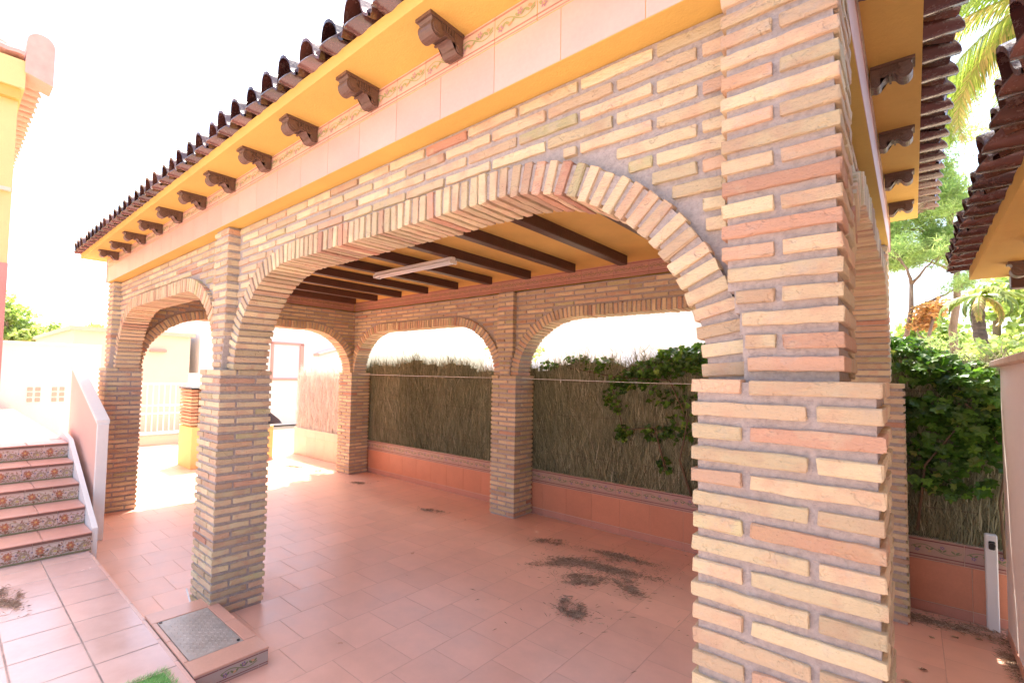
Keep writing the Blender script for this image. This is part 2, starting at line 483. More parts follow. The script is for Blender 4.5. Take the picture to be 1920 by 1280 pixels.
arcade('x', XA+.14, -.131, YW, YW+WT, [(X4, X2-W), (X2, -W)],
       [(XA+.06, XA+.318), (X2-W/2-.128, X2-W/2+.128), (-.32, 0)], [(X2-W/2-.128, X2-W/2+.128)], -1.9)
arcade('x', XA+.14, -.131, D+.075, D+.27, [(X4, X6-W), (X6, -W)],
       [(X6-W/2-.128, X6-W/2+.128), (-.32, 0), (XA, XA+.318)], [])
arcade('y', YW+WT-.01, D+.085, -.128-WT, -.128, [(W, D)], [], [(0, .34)], None, .02, .055)
arcade('y', YW+WT-.01, D+.085, XA+.12, X4-.075, [(W, D)], [], [], None, .03, .03)

# ---------------- decorative tile bands (painted pattern as shallow inlay shapes in one mesh)
def ell(mb, place, cu, cv, a, b, rot, col, off=.0016, n=8):
    vs = []
    for k in range(n):
        t = 2*PI*k/n; p, q = a*math.cos(t), b*math.sin(t)
        vs.append(place(cu+p*math.cos(rot)-q*math.sin(rot), cv+p*math.sin(rot)+q*math.cos(rot), off))
    mb.add(vs, [tuple(range(n))], 0, col)
def ribbon(mb, place, pts, w, col, off=.0012):
    vs = []
    for i, (u, v) in enumerate(pts):
        a = pts[max(0, i-1)]; b = pts[min(len(pts)-1, i+1)]
        d = math.hypot(b[0]-a[0], b[1]-a[1]) or 1; nx, ny = -(b[1]-a[1])/d*w/2, (b[0]-a[0])/d*w/2
        vs += [place(u+nx, v+ny, off), place(u-nx, v-ny, off)]
    mb.add(vs, [(2*i, 2*i+1, 2*i+3, 2*i+2) for i in range(len(pts)-1)], 0, col)
def slab(mb, place, u0, u1, v0, v1, th, col):
    p = [place(u, v, o) for o in (-.008, th) for v in (v0, v1) for u in (u0, u1)]
    mb.add(p, [(0, 2, 3, 1), (4, 5, 7, 6), (0, 1, 5, 4), (2, 6, 7, 3), (0, 4, 6, 2), (1, 3, 7, 5)], 0, col)
def deco_band(mb, place, u0, u1, v0, v1, pitch, style, phase=0.0):
    h = v1-v0
    if style == 'frieze': ground, line, line2, g1, fl = (.68, .46, .36), (.44, .22, .17), (.56, .27, .2), (.36, .37, .17), (.45, .25, .30)
    elif style == 'plinth': ground, line, line2, g1, fl = (.46, .29, .23), (.22, .065, .06), (.34, .12, .10), (.16, .20, .09), (.20, .12, .27)
    elif style == 'riser': ground, line, line2, g1, fl = (.60, .47, .42), (.19, .10, .08), (.28, .15, .10), (.36, .27, .19), (.42, .20, .13)
    else: ground, line, line2, g1, fl = (.50, .28, .22), (.30, .12, .10), (.36, .15, .12), (.30, .22, .12), (.32, .17, .18)
    n0 = math.floor((u0-phase)/pitch)
    i = n0
    while phase+i*pitch < u1:
        a, b = max(u0, phase+i*pitch+.0015), min(u1, phase+(i+1)*pitch-.0015)
        i += 1
        if b-a < .01: continue
        slab(mb, place, a, b, v0, v1, 0, tuple(c*random.uniform(.96, 1.04) for c in ground))
        t0 = phase+(i-1)*pitch
        full = (b-a) > pitch*.9
        if style == 'riser':
            slab(mb, place, a, b, v1-h*.15, v1, .0015, line)
            slab(mb, place, a, b, v1-h*.21, v1-h*.19, .0012, line2)
            slab(mb, place, a, b, v0, v0+h*.09, .0012, (.24, .22, .11))
            if not full: continue
            for s in (0, 1):   # two half motifs a tile: acanthus scrolls round a rosette
                cu = t0+pitch*(.25+.5*s); cv = v0+h*.42
                if s == 0:
                    for k in range(9):
                        an = k*2*PI/9; ell(mb, place, cu+.018*math.cos(an), cv+h*.08+.022*math.sin(an), .014, .008, an, fl if k % 2 else (.42, .15, .08), .0016+.0001*k)
                    ell(mb, place, cu, cv+h*.1, .010, .010, 0, (.62, .36, .14), .003)
                    for k in range(6): ell(mb, place, cu+random.uniform(-.03, .03), cv-.035+random.uniform(-.008, .01), .011, .005, random.uniform(-1, 1), (.30, .14, .08), .0022)
                else:
                    for k in range(7):
                        an = PI*k/6; ell(mb, place, cu+.030*math.cos(an), cv-.012+.026*math.sin(an), .012, .006, an+.8, g1, .0016+.0001*k)
                    ell(mb, place, cu, cv-.012, .013, .010, 0, (.55, .44, .18), .003)
                    ell(mb, place, cu-.05, cv+.012, .006, .006, 0, (.14, .13, .22), .003); ell(mb, place, cu+.05, cv+.012, .006, .006, 0, (.14, .13, .22), .003)
            for k in range(12):
                ell(mb, place, t0+pitch*(k+.5)/12, v0+h*.17+.004*math.sin(k*2.1), .010, .0045, math.sin(k*3.)*.9, g1 if k % 3 else fl, .0026)
            for k in range(46):
                ell(mb, place, t0+pitch*random.uniform(.03, .97), v0+h*random.uniform(.2, .74), random.uniform(.006, .013), random.uniform(.0025, .005), random.uniform(0, 3), random.choice((g1, fl, (.40, .22, .15), (.30, .14, .11), (.46, .30, .20))), .0011)
            for sgn in (1, -1):
                pts = [(t0+pitch*(.5+sgn*.25*math.sin(q/10*PI)), v0+h*(.2+.5*q/10)) for q in range(11)]
                ribbon(mb, place, pts, .005, (.38, .32, .20))
            continue
        slab(mb, place, a, b, v1-h*.13, v1-h*.07, .0012, line)
        slab(mb, place, a, b, v0+h*.16, v0+h*.21, .0012, line)
        slab(mb, place, a, b, v0+h*.03, v0+h*.07, .0012, line2)
        if not full: continue
        nn = 24; cv = v0+h*.54; am = h*.16
        pts = [(t0+pitch*(.04+.92*k/nn), cv+am*math.sin(2*PI*k/nn)) for k in range(nn+1)]
        ribbon(mb, place, pts, .0045, g1)
        for k in range(4):
            q = (k+.5)/4; u = t0+pitch*(.04+.92*q); sg = 1 if math.sin(2*PI*q) > 0 else -1
            for dd in (-.012, .012):
                ell(mb, place, u+dd, cv+am*math.sin(2*PI*q)-sg*.017, .014, .0055, .7 if dd > 0 else -.7, g1, .0018)
            cx, cy = u, cv-sg*am*.75
            if k % 2 == 0:
                for j in range(5): ell(mb, place, cx+.008*math.cos(j*1.257), cy+.008*math.sin(j*1.257), .006, .004, j*1.257, fl, .0022)
                ell(mb, place, cx, cy, .0035, .0035, 0, (.6, .45, .15), .003)
            else: ell(mb, place, cx, cy, .011, .006, .5*sg, (.55, .33, .18), .0022)
def plain_tiles(mb, place, u0, u1, v0, v1, pitch, col, phase=0.0):
    i = math.floor((u0-phase)/pitch)
    while phase+i*pitch < u1:
        a, b = max(u0, phase+i*pitch+.0012), min(u1, phase+(i+1)*pitch-.0012); i += 1
        if b-a < .006: continue
        s = random.uniform(.95, 1.05); slab(mb, place, a, b, v0, v1, 0, tuple(c*s for c in col))
# frieze beam and its cladding
YO, XO = .01, -.065; XL = XA+.065; YB = D+W-.01; ZF, ZS = 2.76, 3.055
bm = MB()
bm.box(XL+.008, XO-.008, YO+.008, YW+WT-.02, ZF, ZS); bm.box(XL+.008, XO-.008, D+.08, YB-.008, ZF+.012, ZS)
bm.box(XL+.008, X4-.08, YW+WT-.02, D+.08, ZF+.012, ZS); bm.box(-.131-WT+.015, XO-.008, YW+WT-.02, D+.08, ZF, ZS)
frz = bm.build('frieze', [GOLD], pergola)
cl = MB()
PF = lambda u, v, o: (u, YO+.006-o, v)
PB = lambda u, v, o: (u, YB-.006+o, v)
PR = lambda u, v, o: (XO-.006+o, u, v)
PL = lambda u, v, o: (XL+.006-o, u, v)
PINK = (.67, .405, .335)
for pl, a, b, ph in ((PF, XL, XO, -.51), (PB, XL, XO, 0), (PR, YO, YB, .3), (PL, YO, YB, 0)):
    plain_tiles(cl, pl, a, b, ZF+.002, 2.943, .2865, PINK, ph)
    deco_band(cl, pl, a, b, 2.947, ZS-.001, .191, 'frieze', ph)
cl.build('tile_cladding', [PINKT], frz)
ib = MB()
PI1 = lambda u, v, o: (u, D+.070-o, v)
PI2 = lambda u, v, o: (X4-.070+o, u, v)
PI3 = lambda u, v, o: (-.34-o-.012, u, v)
PI4 = lambda u, v, o: (u, YW+WT+.002+o, v)
for pl, a, b in ((PI1, X4-.06, -.35), (PI2, YW+WT, D+.06), (PI3, YW+WT, D+.06), (PI4, X4-.06, -.35)):
    deco_band(ib, pl, a, b, 2.772, 2.92, .19, 'inner')
ib.build('inner_tile_band', [PAINTED], pergola)
cm = MB(); cm.box(X4-.075, -.34, YW+WT-.03, D+.085, 2.92, 3.0)
cm.build('ceiling', [CEIL], pergola)
for k in range(12):
    x1 = -.28-.576*k
    if x1 < X4: break
    if x1 > -.5: continue
    b = MB(); b.cbox(x1-.085, x1, YW+WT-.02, 3.225, 2.83, 2.925, .006); b.build('ceiling_beam', [WOOD], pergola)
# eave slab
es = MB(); EY0, EX1, EX0, EY1 = -.215, .098, XL-.215, YB+.19
es.box(EX0, EX1, EY0, EY1, ZS, 3.115)
es.build('eave_slab', [GOLD], pergola)
# corbels
def corbel(M, w=.085):
    mb = MB()
    prof = [(0, 0)]
    # outline in (depth, height); bottom roll at the wall, hollow, larger roll at the front
    def arc(cx, cy, r, a0, a1, n=8):
        return [(cx+r*math.cos(math.radians(a0+(a1-a0)*i/n)), cy+r*math.sin(math.radians(a0+(a1-a0)*i/n))) for i in range(n+1)]
    prof = [(0, -.012), (0, -.088)]+arc(.024, -.070, .022, 235, 400, 8)+arc(.083, -.092, .042, 150, 62, 7)+arc(.139, -.046, .034, 225, 400, 9)+[(.172, -.012)]
    mb.prism(prof, -w/2+.006, w/2-.006, M)
    mb.prism([(0, 0), (0, -.013), (.182, -.013), (.182, 0)], -w/2, w/2, M)
    # raised rims and volutes on both cheeks, reeding on the upper part
    for sx in (-1, 1):
        x0 = sx*(w/2-.007); x1 = sx*(w/2-.001)
        for cx, cy, r in ((.139, -.046, .025), (.024, -.070, .016)):
            for q, rr in enumerate((r, r*.5)):
                ring = []
                for i in range(12):
                    ring.append((cx+rr*math.cos(i*PI/6), cy+rr*math.sin(i*PI/6)))
                mb.prism(ring, x0, x1+sx*.002*q, M)
        for i in range(6):
            d = .045+i*.014
            mb.prism([(d, -.014), (d+.007, -.014), (d+.007, -.040), (d, -.044)], x0, x1, M)
    mb.prism([(.078, -.052), (.084, -.052), (.086, -.060), (.076, -.060)], -w/2+.004, w/2-.004, M)
    return mb
for k in range(13):
    xr = -.142-.547*k; c = xr-.0425
    M = lambda u, d, z, c=c: (c+u, YO-d, ZS+z)
    corbel(M).build('corbel', [CORB], pergola)
for yy in (.60, 1.31, 2.04, 2.74, 3.42):
    M = lambda u, d, z, c=yy+.03: (XO+d*.78, c+u, ZS+z)
    corbel(M).build('corbel', [CORB], pergola)
# tiled roof
def roof_side(mb, u0, u1, place, pitch=.1905, sl=.27, depth=2.2, seed=0, hip=True):
    """glazed barrel tiles; place(u, s, z) maps along-eave, up-slope distance, height"""
    n = int(round((u1-u0)/pitch)); p = (u1-u0)/n; rnd = random.Random(seed)
    prof = [(0, .004), (.06, .006), (.12, .016), (.165, .036)]
    for k in range(9):
        a = PI*(1-k/8); prof.append((.5+.325*math.cos(a), .040+.070*math.sin(a)))
    prof += [(.835, .036), (.88, .016), (.94, .006), (1, .004)]
    m2 = len(prof); off = [.028*math.sin(PI*q[0])**1.3-.012 for q in prof]
    for i in range(n):
        tone = (rnd.random(), rnd.random(), 0); dz = rnd.uniform(-.003, .003); ds = rnd.uniform(-.012, .012); du = rnd.uniform(-.003, .003)
        us = [u0+(i+q[0])*p+du for q in prof]; hz = [q[1]+dz for q in prof]
        for r in range(int(depth/.36)+1):
            s0 = r*.36+(ds if r == 0 else 0); s1 = (r+1)*.36+.03
            mid = u0+(i+.5)*p; reach = min(depth, (mid-u0)+.05, (u1-mid)+.05) if hip else depth
            if s0 > reach: break
            s1 = min(s1, reach+.1)
            zb0 = s0*sl+.028 if r else .006; zb1 = s1*sl
            vs = []
            for s, zb in ((s0, zb0), (s1, zb1)):
                for k_, (u, h) in enumerate(zip(us, hz)): vs.append(place(u, s-(off[k_] if s == s0 else 0), zb+h))
                for k_, (u, h) in enumerate(zip(us, hz)): vs.append(place(u, s-(off[k_] if s == s0 else 0), zb+h-.015))
            mb.add(vs, [f for q in range(m2-1) for f in ((q, q+1, 2*m2+q+1, 2*m2+q), (m2+q+1, m2+q, 3*m2+q, 3*m2+q+1))], 0, tone)
            rim = []
            for k_, (u, h) in enumerate(zip(us, hz)): rim += [place(u, s0-off[k_], zb0+h), place(u, s0-off[k_], zb0+h-.015)]
            mb.add(rim, [(2*q, 2*q+2, 2*q+3, 2*q+1) for q in range(m2-1)], 0, tone)
    for i in range(n):      # lower scalloped course and the mortar blobs between tiles
        c = u0+(i+.5)*p; tone = (.6+.4*rnd.random(), rnd.random(), 0); vs = []
        for s in (.030, .30):
            for rr, k in ((.078, .060), (.066, .048)):
                for q in range(9):
                    a = PI*q/8; vs.append(place(c-rr*math.cos(a), s-(.055*math.sin(a) if s < .1 else 0), .050-k*math.sin(a)))
        mb.add(vs, [f for q in range(8) for f in ((q, q+1, 18+q+1, 18+q), (9+q+1, 9+q, 27+q, 27+q+1), (q+1, q, 9+q, 9+q+1))], 0, tone)
rf = MB(); ZR = 3.118
rx0, rx1, ry0, ry1 = EX0-.07, EX1+.10, EY0-.05, EY1+.05
roof_side(rf, rx0, rx1, lambda u, s, z: (u, ry0+s, ZR+z), seed=1)
roof_side(rf, rx0, rx1, lambda u, s, z: (u, ry1-s, ZR+z), seed=2)
roof_side(rf, ry0, ry1, lambda u, s, z: (rx1-s, u, ZR+z), seed=3)
roof_side(rf, ry0, ry1, lambda u, s, z: (rx0+s, u, ZR+z), seed=4)
rf.build('roof', [GLAZE], pergola, True, fix=False)
rc_ = MB()   # solid deck under the tiles with ridge
h = .27*2.1
a = [(EX0+.02, EY0+.02, 3.11), (EX1-.02, EY0+.02, 3.11), (EX1-.02, EY1-.02, 3.11), (EX0+.02, EY1-.02, 3.11), (EX0+2.1, (EY0+EY1)/2, 3.11+h), (EX1-2.1, (EY0+EY1)/2, 3.11+h)]
rc_.add(a, [(0, 1, 5, 4), (1, 2, 5), (2, 3, 4, 5), (3, 0, 4), (0, 3, 2, 1)])
rc_.build('roof_deck', [GLAZE], pergola)
# ---------------- tube lamp under the beams
tl = thing('tube_lamp', (-3.7, 1.9, 2.83), 'long white fluorescent tube lamp fixed under the dark ceiling beams', 'lamp')
b = MB(); b.cbox(-4.33, -3.13, 1.885, 1.945, 2.792, 2.829, .008); b.build('housing', [METW], tl)
for dy in (-.035, .035):
    b = MB(); b.tube([(-4.30, 1.915+dy, 2.778), (-3.16, 1.915+dy, 2.778)], .013, 8); b.build('tube', [METW], tl, True)
for xx in (-4.315, -3.145):
    b = MB(); b.cbox(xx-.012, xx+.012, 1.865, 1.965, 2.762, 2.80, .004); b.build('end_cap', [METW], tl)
# ---------------- clothesline
cln = MB()
cln.tube([(X4+.0, D+.13, 1.690), (X4+1.6, D+.13, 1.683), (X6-W+.0, D+.13, 1.684)], .0035, 5, 0)
cln.tube([(X6, D+.13, 1.683), (-1.9, D+.13, 1.668), (-W, D+.13, 1.672)], .0035, 5, 0)
cln.tube([(X6+.55, D+.13, 1.679), (X6+.55, D+.13, 1.645)], .006, 5, 0)
tag(cln.build('clothesline', [simple('grey_wire', (.62, .60, .55), .5)]), 'thin pale clothesline strung between the back pillars in front of the fence', 'clothesline')
# ------------------------------------------------------------------ floors (setting)
def sheet(name, x0, x1, y0, y1, z, mat):
    mb = MB(); mb.add([(x0, y0, z), (x1, y0, z), (x1, y1, z), (x0, y1, z)], [(0, 1, 2, 3)])
    return tag(mb.build(name, [mat]), kind='structure')
sheet('ground', -500, 500, -500, 500, -.06, simple('dry_ground', (.46, .36, .25), .9, .3, 3))
sheet('patio_floor', -14, .6, -.36, 3.80, 0, FLOOR_IN)
tb = MB(); tb.box(-14, 3, -6, -.352, -.03, .088); tag(tb.build('terrace_floor', [FLOOR_OUT]), kind='structure')
ks = MB()
i = 0
while -5.2+i*.318 < 3:
    a = -5.232+i*.318; ks.cbox(a+.002, a+.316, -.372, -.346, .066, .0895, .004, 0, (.66*random.uniform(.95, 1.05), .42, .35)); i += 1
tag(ks.build('paving_strip', [PAINTED]), kind='structure')
# ------------------------------------------------------------------ perimeter wall with tile cladding
YP = D+W+.01
pw = thing('garden_wall', (-4, YP, 0), 'low salmon tiled garden wall with a patterned border under the dry fence', 'wall')
b = MB(); b.box(-9.6, .75, YP+.01, YP+.20, -.05, .545); b.build('wall_core', [CREAM], pw)
b = MB(); PW = lambda u, v, o: (u, YP+.006-o, v)
plain_tiles(b, PW, -7.38, .70, .0, .075, .336, (.58, .27, .20), 0)
plain_tiles(b, PW, -7.38, .70, .079, .385, .336, (.62, .26, .155), 0)
plain_tiles(b, PW, -9.6, -7.38, 0, .385, .336, (.80, .62, .46), 0)  # left stretch of the wall: sunlight painted in as paler tiles
b.build('tile_cladding', [PINKT], pw)
b = MB(); deco_band(b, PW, -7.35, .70, .388, .545, .30, 'plinth'); plain_tiles(b, PW, -9.6, -7.35, .388, .545, .336, (.80, .60, .46)); b.build('tile_border', [PAINTED], pw)  # left end of the border likewise paler, sunlight put into the colour
# ------------------------------------------------------------------ dry heather fence
FENCE = mk_attr('dry_heather', [(0, (.11, .105, .055)), (.35, (.24, .235, .13)), (.7, (.36, .34, .21)), (1, (.52, .47, .32))], .9, gain=.6)
PALEF = mk_attr('reed_painted_sunlit', [(0, (.52, .43, .36)), (.5, (.80, .73, .66)), (1, (.88, .83, .77))], .9)  # full sun on the left reeds, painted as a paler colour
def heather(x0, x1, y, z0, ztop, n, mb, rnd, tonef):
    for i in range(n):
        x = rnd.uniform(x0, x1); zt = ztop(x)+rnd.uniform(-.10, .05)+max(0, rnd.gauss(0, .05))
        l = rnd.uniform(.08, .36); za = rnd.uniform(z0-.05, zt-l*.6); zb = min(za+l, zt)
        yy = y-rnd.uniform(0, .045); dx = rnd.gauss(0, .11)*l*2+l*.10*math.sin(x*2.3); dy = rnd.uniform(-.018, .008)
        w = rnd.uniform(.0015, .0042); tone = (tonef(x, (za-z0)/(zt-z0), rnd), rnd.random(), 0)
        k = rnd.uniform(-.012, .012)
        a = [(x-w, yy, za), (x+w, yy, za), (x, yy-w, za), (x+dx*.5+k-w, yy+dy, (za+zb)/2), (x+dx*.5+k+w, yy+dy, (za+zb)/2), (x+dx*.5+k, yy+dy-w, (za+zb)/2), (x+dx, yy+dy, zb)]
        mb.add(a, [(0, 2, 5, 3), (2, 1, 4, 5), (3, 5, 6), (5, 4, 6)], 0, tone)
        if rnd.random() < .5:   # side twigs
            for q in range(3):
                t = rnd.random(); px, pz = x+dx*t, za+(zb-za)*t; s = rnd.choice((-1, 1)); ll = rnd.uniform(.02, .06)
                mb.add([(px, yy-.004, pz), (px+.002, yy-.004, pz+.004), (px+s*ll, yy-.015, pz+ll*1.4)], [(0, 1, 2)], 0, tone)
rnd = random.Random(5)
def ftop(x): return 1.90+.05*math.sin(x*1.9)+.035*math.sin(x*6.3+1)+.02*math.sin(x*17)
fc = thing('heather_fence', (-3.3, YP+.1, .5), 'dark brushwood fence of dried heather standing on the tiled wall', 'fence')
b = MB()
for i in range(78):   # backing sheaves
    x = -7.25+i*.105; b.box(x-.06, x+.06, YP+.075+.01*math.sin(i*2.), YP+.10+.01*math.sin(i*2.), .50, ftop(x)-.06, 0, (.15+.12*math.sin(i*5.), .4, 0))
b.build('backing', [FENCE], fc)
b = MB()
heather(-7.25, .75, YP+.07, .53, ftop, 42000, b, rnd, lambda x, t, r: min(1, max(0, r.gauss(.42+.10*t+.12*math.sin(x*4.1)*math.sin(x*1.3), .22))))
b.build('brushwood', [FENCE], fc, fix=False)
b = MB()
for zz in (.78, 1.25, 1.66): b.tube([(-7.2+i*.4, YP+.02+.004*math.sin(i*3), zz+.006*math.sin(i*1.7)) for i in range(20)], .0015, 4)
b.build('tie_wire', [simple('rusty_wire', (.16, .11, .08), .6)], fc)
b = MB()
fp = thing('reed_screen', (-8.4, YP+.1, .5), 'pale reed screen, sunlight painted into its colour, beyond the left end of the pergola', 'fence')
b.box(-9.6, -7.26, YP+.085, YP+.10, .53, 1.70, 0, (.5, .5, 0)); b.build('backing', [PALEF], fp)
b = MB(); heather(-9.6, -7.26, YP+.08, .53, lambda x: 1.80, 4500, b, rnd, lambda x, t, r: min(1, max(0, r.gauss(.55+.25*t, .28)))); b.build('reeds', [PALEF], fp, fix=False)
# ------------------------------------------------------------------ climbing ivy
IVY = mk_leaf('ivy_leaf', [(0, (.04, .09, .015)), (.5, (.09, .19, .03)), (.85, (.18, .33, .05)), (1, (.34, .38, .10))], .45, .35)
STEM = simple('vine_stem', (.16, .10, .06), .8)
def leaf(mb, p, size, rnd, face=(0, -1, .3), spread=.9, tone=None):
    nrm = Vector((face[0]+rnd.gauss(0, spread*.5), face[1]+rnd.gauss(0, spread*.5), face[2]+rnd.gauss(0, spread*.5))).normalized()
    up = Vector((rnd.gauss(0, .6), rnd.gauss(0, .2), -1)); x = nrm.cross(up).normalized(); y = nrm.cross(x)
    y = -y if y.z > 0 else y
    sh = [(0, 0), (.30, -.12), (.52, .10), (.34, .36), (.42, .62), (.16, .66), (0, 1.0), (-.16, .66), (-.42, .62), (-.34, .36), (-.52, .10), (-.30, -.12)]
    p = Vector(p); c = p+y*size*.42-nrm*size*.06
    vs = [c]+[p+x*(a*size)+y*(b*size)+nrm*(size*.07*math.cos(a*5)) for a, b in sh]
    tn = tone if tone is not None else rnd.random()
    mb.add(vs, [(0, i+1, (i+1) % 12+1) for i in range(12)], 0, (tn, rnd.random(), 0))
def ivy(label, blobs, stems, seed, loc):
    rnd = random.Random(seed); t = thing('climbing_ivy', loc, label, 'climbing plant', 'ivy plants growing over the fence')
    b = MB()
    for (x, y, z, rx, ry, rz, n, sz) in blobs:
        for i in range(n):
            while True:
                q = [rnd.uniform(-1, 1) for _ in range(3)]
                if sum(k*k for k in q) < 1: break
            px, py, pz = x+q[0]*rx, y+q[1]*ry, z+q[2]*rz
            leaf(b, (px, py, pz), sz*rnd.uniform(.6, 1.25), rnd, (.0, -.8, .55), 1.0, min(1, max(0, rnd.gauss(.45, .25))))
    b.build('foliage', [IVY], t, fix=False)
    s = MB()
    for pts in stems: s.tube(pts, [.010-.006*i/(len(pts)-1) for i in range(len(pts))], 5)
    s.build('stems', [STEM], t, True); return t
F = YP
ivy('bushy green ivy spilling over the fence behind the wide back arch', [
    (-1.75, F+.08, 1.90, .26, .16, .17, 300, .070), (-1.48, F+.05, 1.92, .22, .16, .17, 260, .070), (-2.02, F+.0, 1.80, .22, .10, .12, 110, .062),
    (-2.25, F-.01, 1.70, .25, .08, .10, 95, .055), (-2.60, F+.05, 1.84, .22, .08, .12, 90, .055), (-2.9, F+.06, 1.90, .20, .07, .10, 60, .05),
    (-2.4, F-.02, 1.50, .14, .05, .20, 60, .055), (-1.75, F-.02, 1.55, .30, .05, .15, 55, .055), (-1.70, F-.02, 1.25, .16, .05, .22, 44, .055), (-1.95, F-.02, 1.15, .20, .05, .08, 44, .055),
    (-2.30, F-.02, 1.12, .10, .04, .10, 40, .055), (-1.85, F-.02, .84, .10, .03, .10, 22, .05), (-1.45, F-.02, .95, .10, .04, .10, 36, .055), (-3.3, F+.06, 1.86, .2, .06, .06, 50, .05)],
    [[(-1.6, F, .55), (-1.7, F-.03, .9), (-1.62, F-.04, 1.3), (-1.8, F-.03, 1.7), (-2.4, F, 1.72), (-3.0, F+.03, 1.82)], [(-1.85, F-.02, .8), (-1.95, F-.04, 1.2), (-2.3, F-.03, 1.15), (-2.4, F-.02, 1.5), (-2.5, F, 1.75)]], 11, (-1.9, F, .55))
ivy('dense ivy hanging over the shaded fence beside the white post', [
    (.12, F+.10, 1.84, .20, .18, .16, 420, .07), (.35, F+.08, 1.74, .22, .18, .16, 480, .07), (.52, F+.05, 1.62, .16, .14, .18, 330, .07), (-.02, F+.12, 2.0, .16, .14, .10, 190, .06),
    (.10, F-.02, 1.50, .22, .08, .14, 170, .075), (.42, F-.02, 1.42, .20, .08, .16, 190, .085), (.15, F-.03, 1.22, .18, .05, .14, 60, .08), (.38, F-.03, 1.20, .14, .05, .10, 44, .085),
    (.30, F-.03, .98, .2, .04, .10, 30, .08), (.10, F-.03, 1.02, .1, .04, .10, 16, .07), (-.25, F+.10, 1.95, .2, .12, .12, 170, .06)],
    [[(.5, F, .5), (.48, F-.04, .9), (.52, F-.05, 1.2), (.40, F-.03, 1.5), (.2, F+.02, 1.7), (-.1, F+.05, 1.85)], [(.05, F-.02, .6), (.1, F-.05, 1.1), (.28, F-.05, 1.4), (.3, F, 1.65)]], 12, (.3, F, .5))
# ------------------------------------------------------------------ right hand wall, post and shed roof
gw = thing('boundary_wall', (.56, 2, 0), 'pale pink rendered boundary wall along the narrow right passage', 'wall')
b = MB(); b.box(.492, .62, -1.0, 3.66, -.02, 1.84); b.build('wall_body', [mk_plaster('rosy_white_render', (.84, .76, .72), .05)], gw)
b = MB(); b.cbox(.445, .66, -1.05, 3.70, 1.84, 1.885, .008); b.build('coping', [simple('sandstone_coping', (.66, .52, .42), .7, .2, 12, .002)], gw)
b = MB(); b.box(.485, .492, -1.0, 3.66, 0.0, .07); b.build('skirting', [TRIM], gw)
ps = thing('white_post', (.43, 3.80-.01, 0), 'short white square post with a black fitting beside the pale wall', 'post')
b = MB(); b.cbox(.398, .46, 3.725, 3.782, 0, .665, .006); b.build('shaft', [METW], ps)
b = MB(); b.cbox(.415, .448, 3.705, 3.724, .565, .625, .006); b.tube([(.431, 3.712, .60), (.431, 3.69, .60)], .017, 10); b.build('latch', [BLACK], ps)
sh = thing('shed_eave', (.8, 1, 2.35), 'low eave of a yellow plastered shed roof edged with dark glazed tiles', 'shed roof')
b = MB(); b.box(.31, 1.9, -1.6, 2.9, 2.352, 2.42); b.build('soffit', [GOLD], sh)
b = MB(); roof_side(b, -1.65, 2.98, lambda u, s, z: (.235+s, u, 2.418+z), seed=9, depth=1.5, hip=False); b.build('roof_tiles', [GLAZE], sh, True, fix=False)
b = MB(); b.box(.32, 1.88, 2.86, 2.93, 2.42, 2.46); b.build('roof_edge', [GLAZE], sh)
for yy in (2.42, 1.85, 1.28):
    M = lambda u, d, z, c=yy: (.60-d, c+u, 2.352+z)
    corbel(M).build('corbel', [CORB], sh)
b = MB(); b.box(.60, 1.9, -1.5, 2.52, -.02, 2.352) if False else b.box(1.25, 1.9, -1.5, 2.5, -.02, 2.352); b.build('shed_wall', [YELR], sh)
b = MB(); b.cbox(.47, 1.25, 2.80, 2.88, 2.27, 2.351, .006); b.build('eave_beam', [WOOD], sh)
# ------------------------------------------------------------------ inspection box
bx = thing('inspection_box', (-3.2, -.15, 0), 'raised tiled inspection box with a chequered metal lid beside the brick pillar', 'box')
b = MB(); b.box(-3.675, -2.765, -.340, .055, -.01, .090); b.build('box_body', [simple('cement', (.45, .38, .34), .9)], bx)
b = MB()
for x0, x1, y0, y1 in ((-3.68, -3.52, -.345, .06), (-2.93, -2.76, -.345, .06), (-3.518, -3.226, -.345, -.318), (-3.224, -2.932, -.345, -.318), (-3.518, -3.226, -.015, .06), (-3.224, -2.932, -.015, .06)):
    b.cbox(x0, x1-.002, y0, y1, .088, .1015, .003, 0, (.62*random.uniform(.94, 1.04), .35, .26))
b.build('rim', [PAINTED], bx)
b = MB(); deco_band(b, lambda u, v, o: (-2.766+o, u, v), -.344, .055, 0, .09, .22, 'plinth')
b.build('tile_border', [PAINTED], bx)
n = N('chequer_plate'); n.base(n.ramp(n.noise(9, 5), [(.3, (.36, .33, .30)), (.7, (.50, .47, .43))]), .42, metal=.35); n.bump(n.noise(120, 3), .001)
PLATE = n.mat
b = MB(); b.cbox(-3.515, -2.935, -.314, -.018, .092, .100, .002)
ny, nx = 11, 20
for i in range(nx):
    for j in range(ny):
        x = -3.50+(i+.5)*.55/nx; y = -.305+(j+.5)*.278/ny; s = .0115; a = .75 if (i+j) % 2 else -.75
        c, d = math.cos(a), math.sin(a); k = [(s, 0), (0, .0035), (-s, 0), (0, -.0035)]
        b.add([(x+p*c-q*d, y+p*d+q*c, .1002) for p, q in k]+[(x, y, .1022)], [(0, 1, 4), (1, 2, 4), (2, 3, 4), (3, 0, 4)])
b.build('metal_lid', [PLATE], bx)
for x, y in ((-2.955, -.04), (-3.50, -.300)):
    b = MB(); b.tube([(x, y, .098), (x, y, .106)], .009, 8); b.build('bolt', [BLACK], bx)
tag(MB().build('x', []) if False else None or (lambda mb: (mb.tube([(X2-W-.01, -.02, .10), (X2-W+.12, -.035, .055), (X2-W+.2, -.03, .015)], .006, 6), mb.build('white_cable', [METW], None, True))[1])(MB()), 'short white cable end poking out at the foot of the left pillar', 'cable')
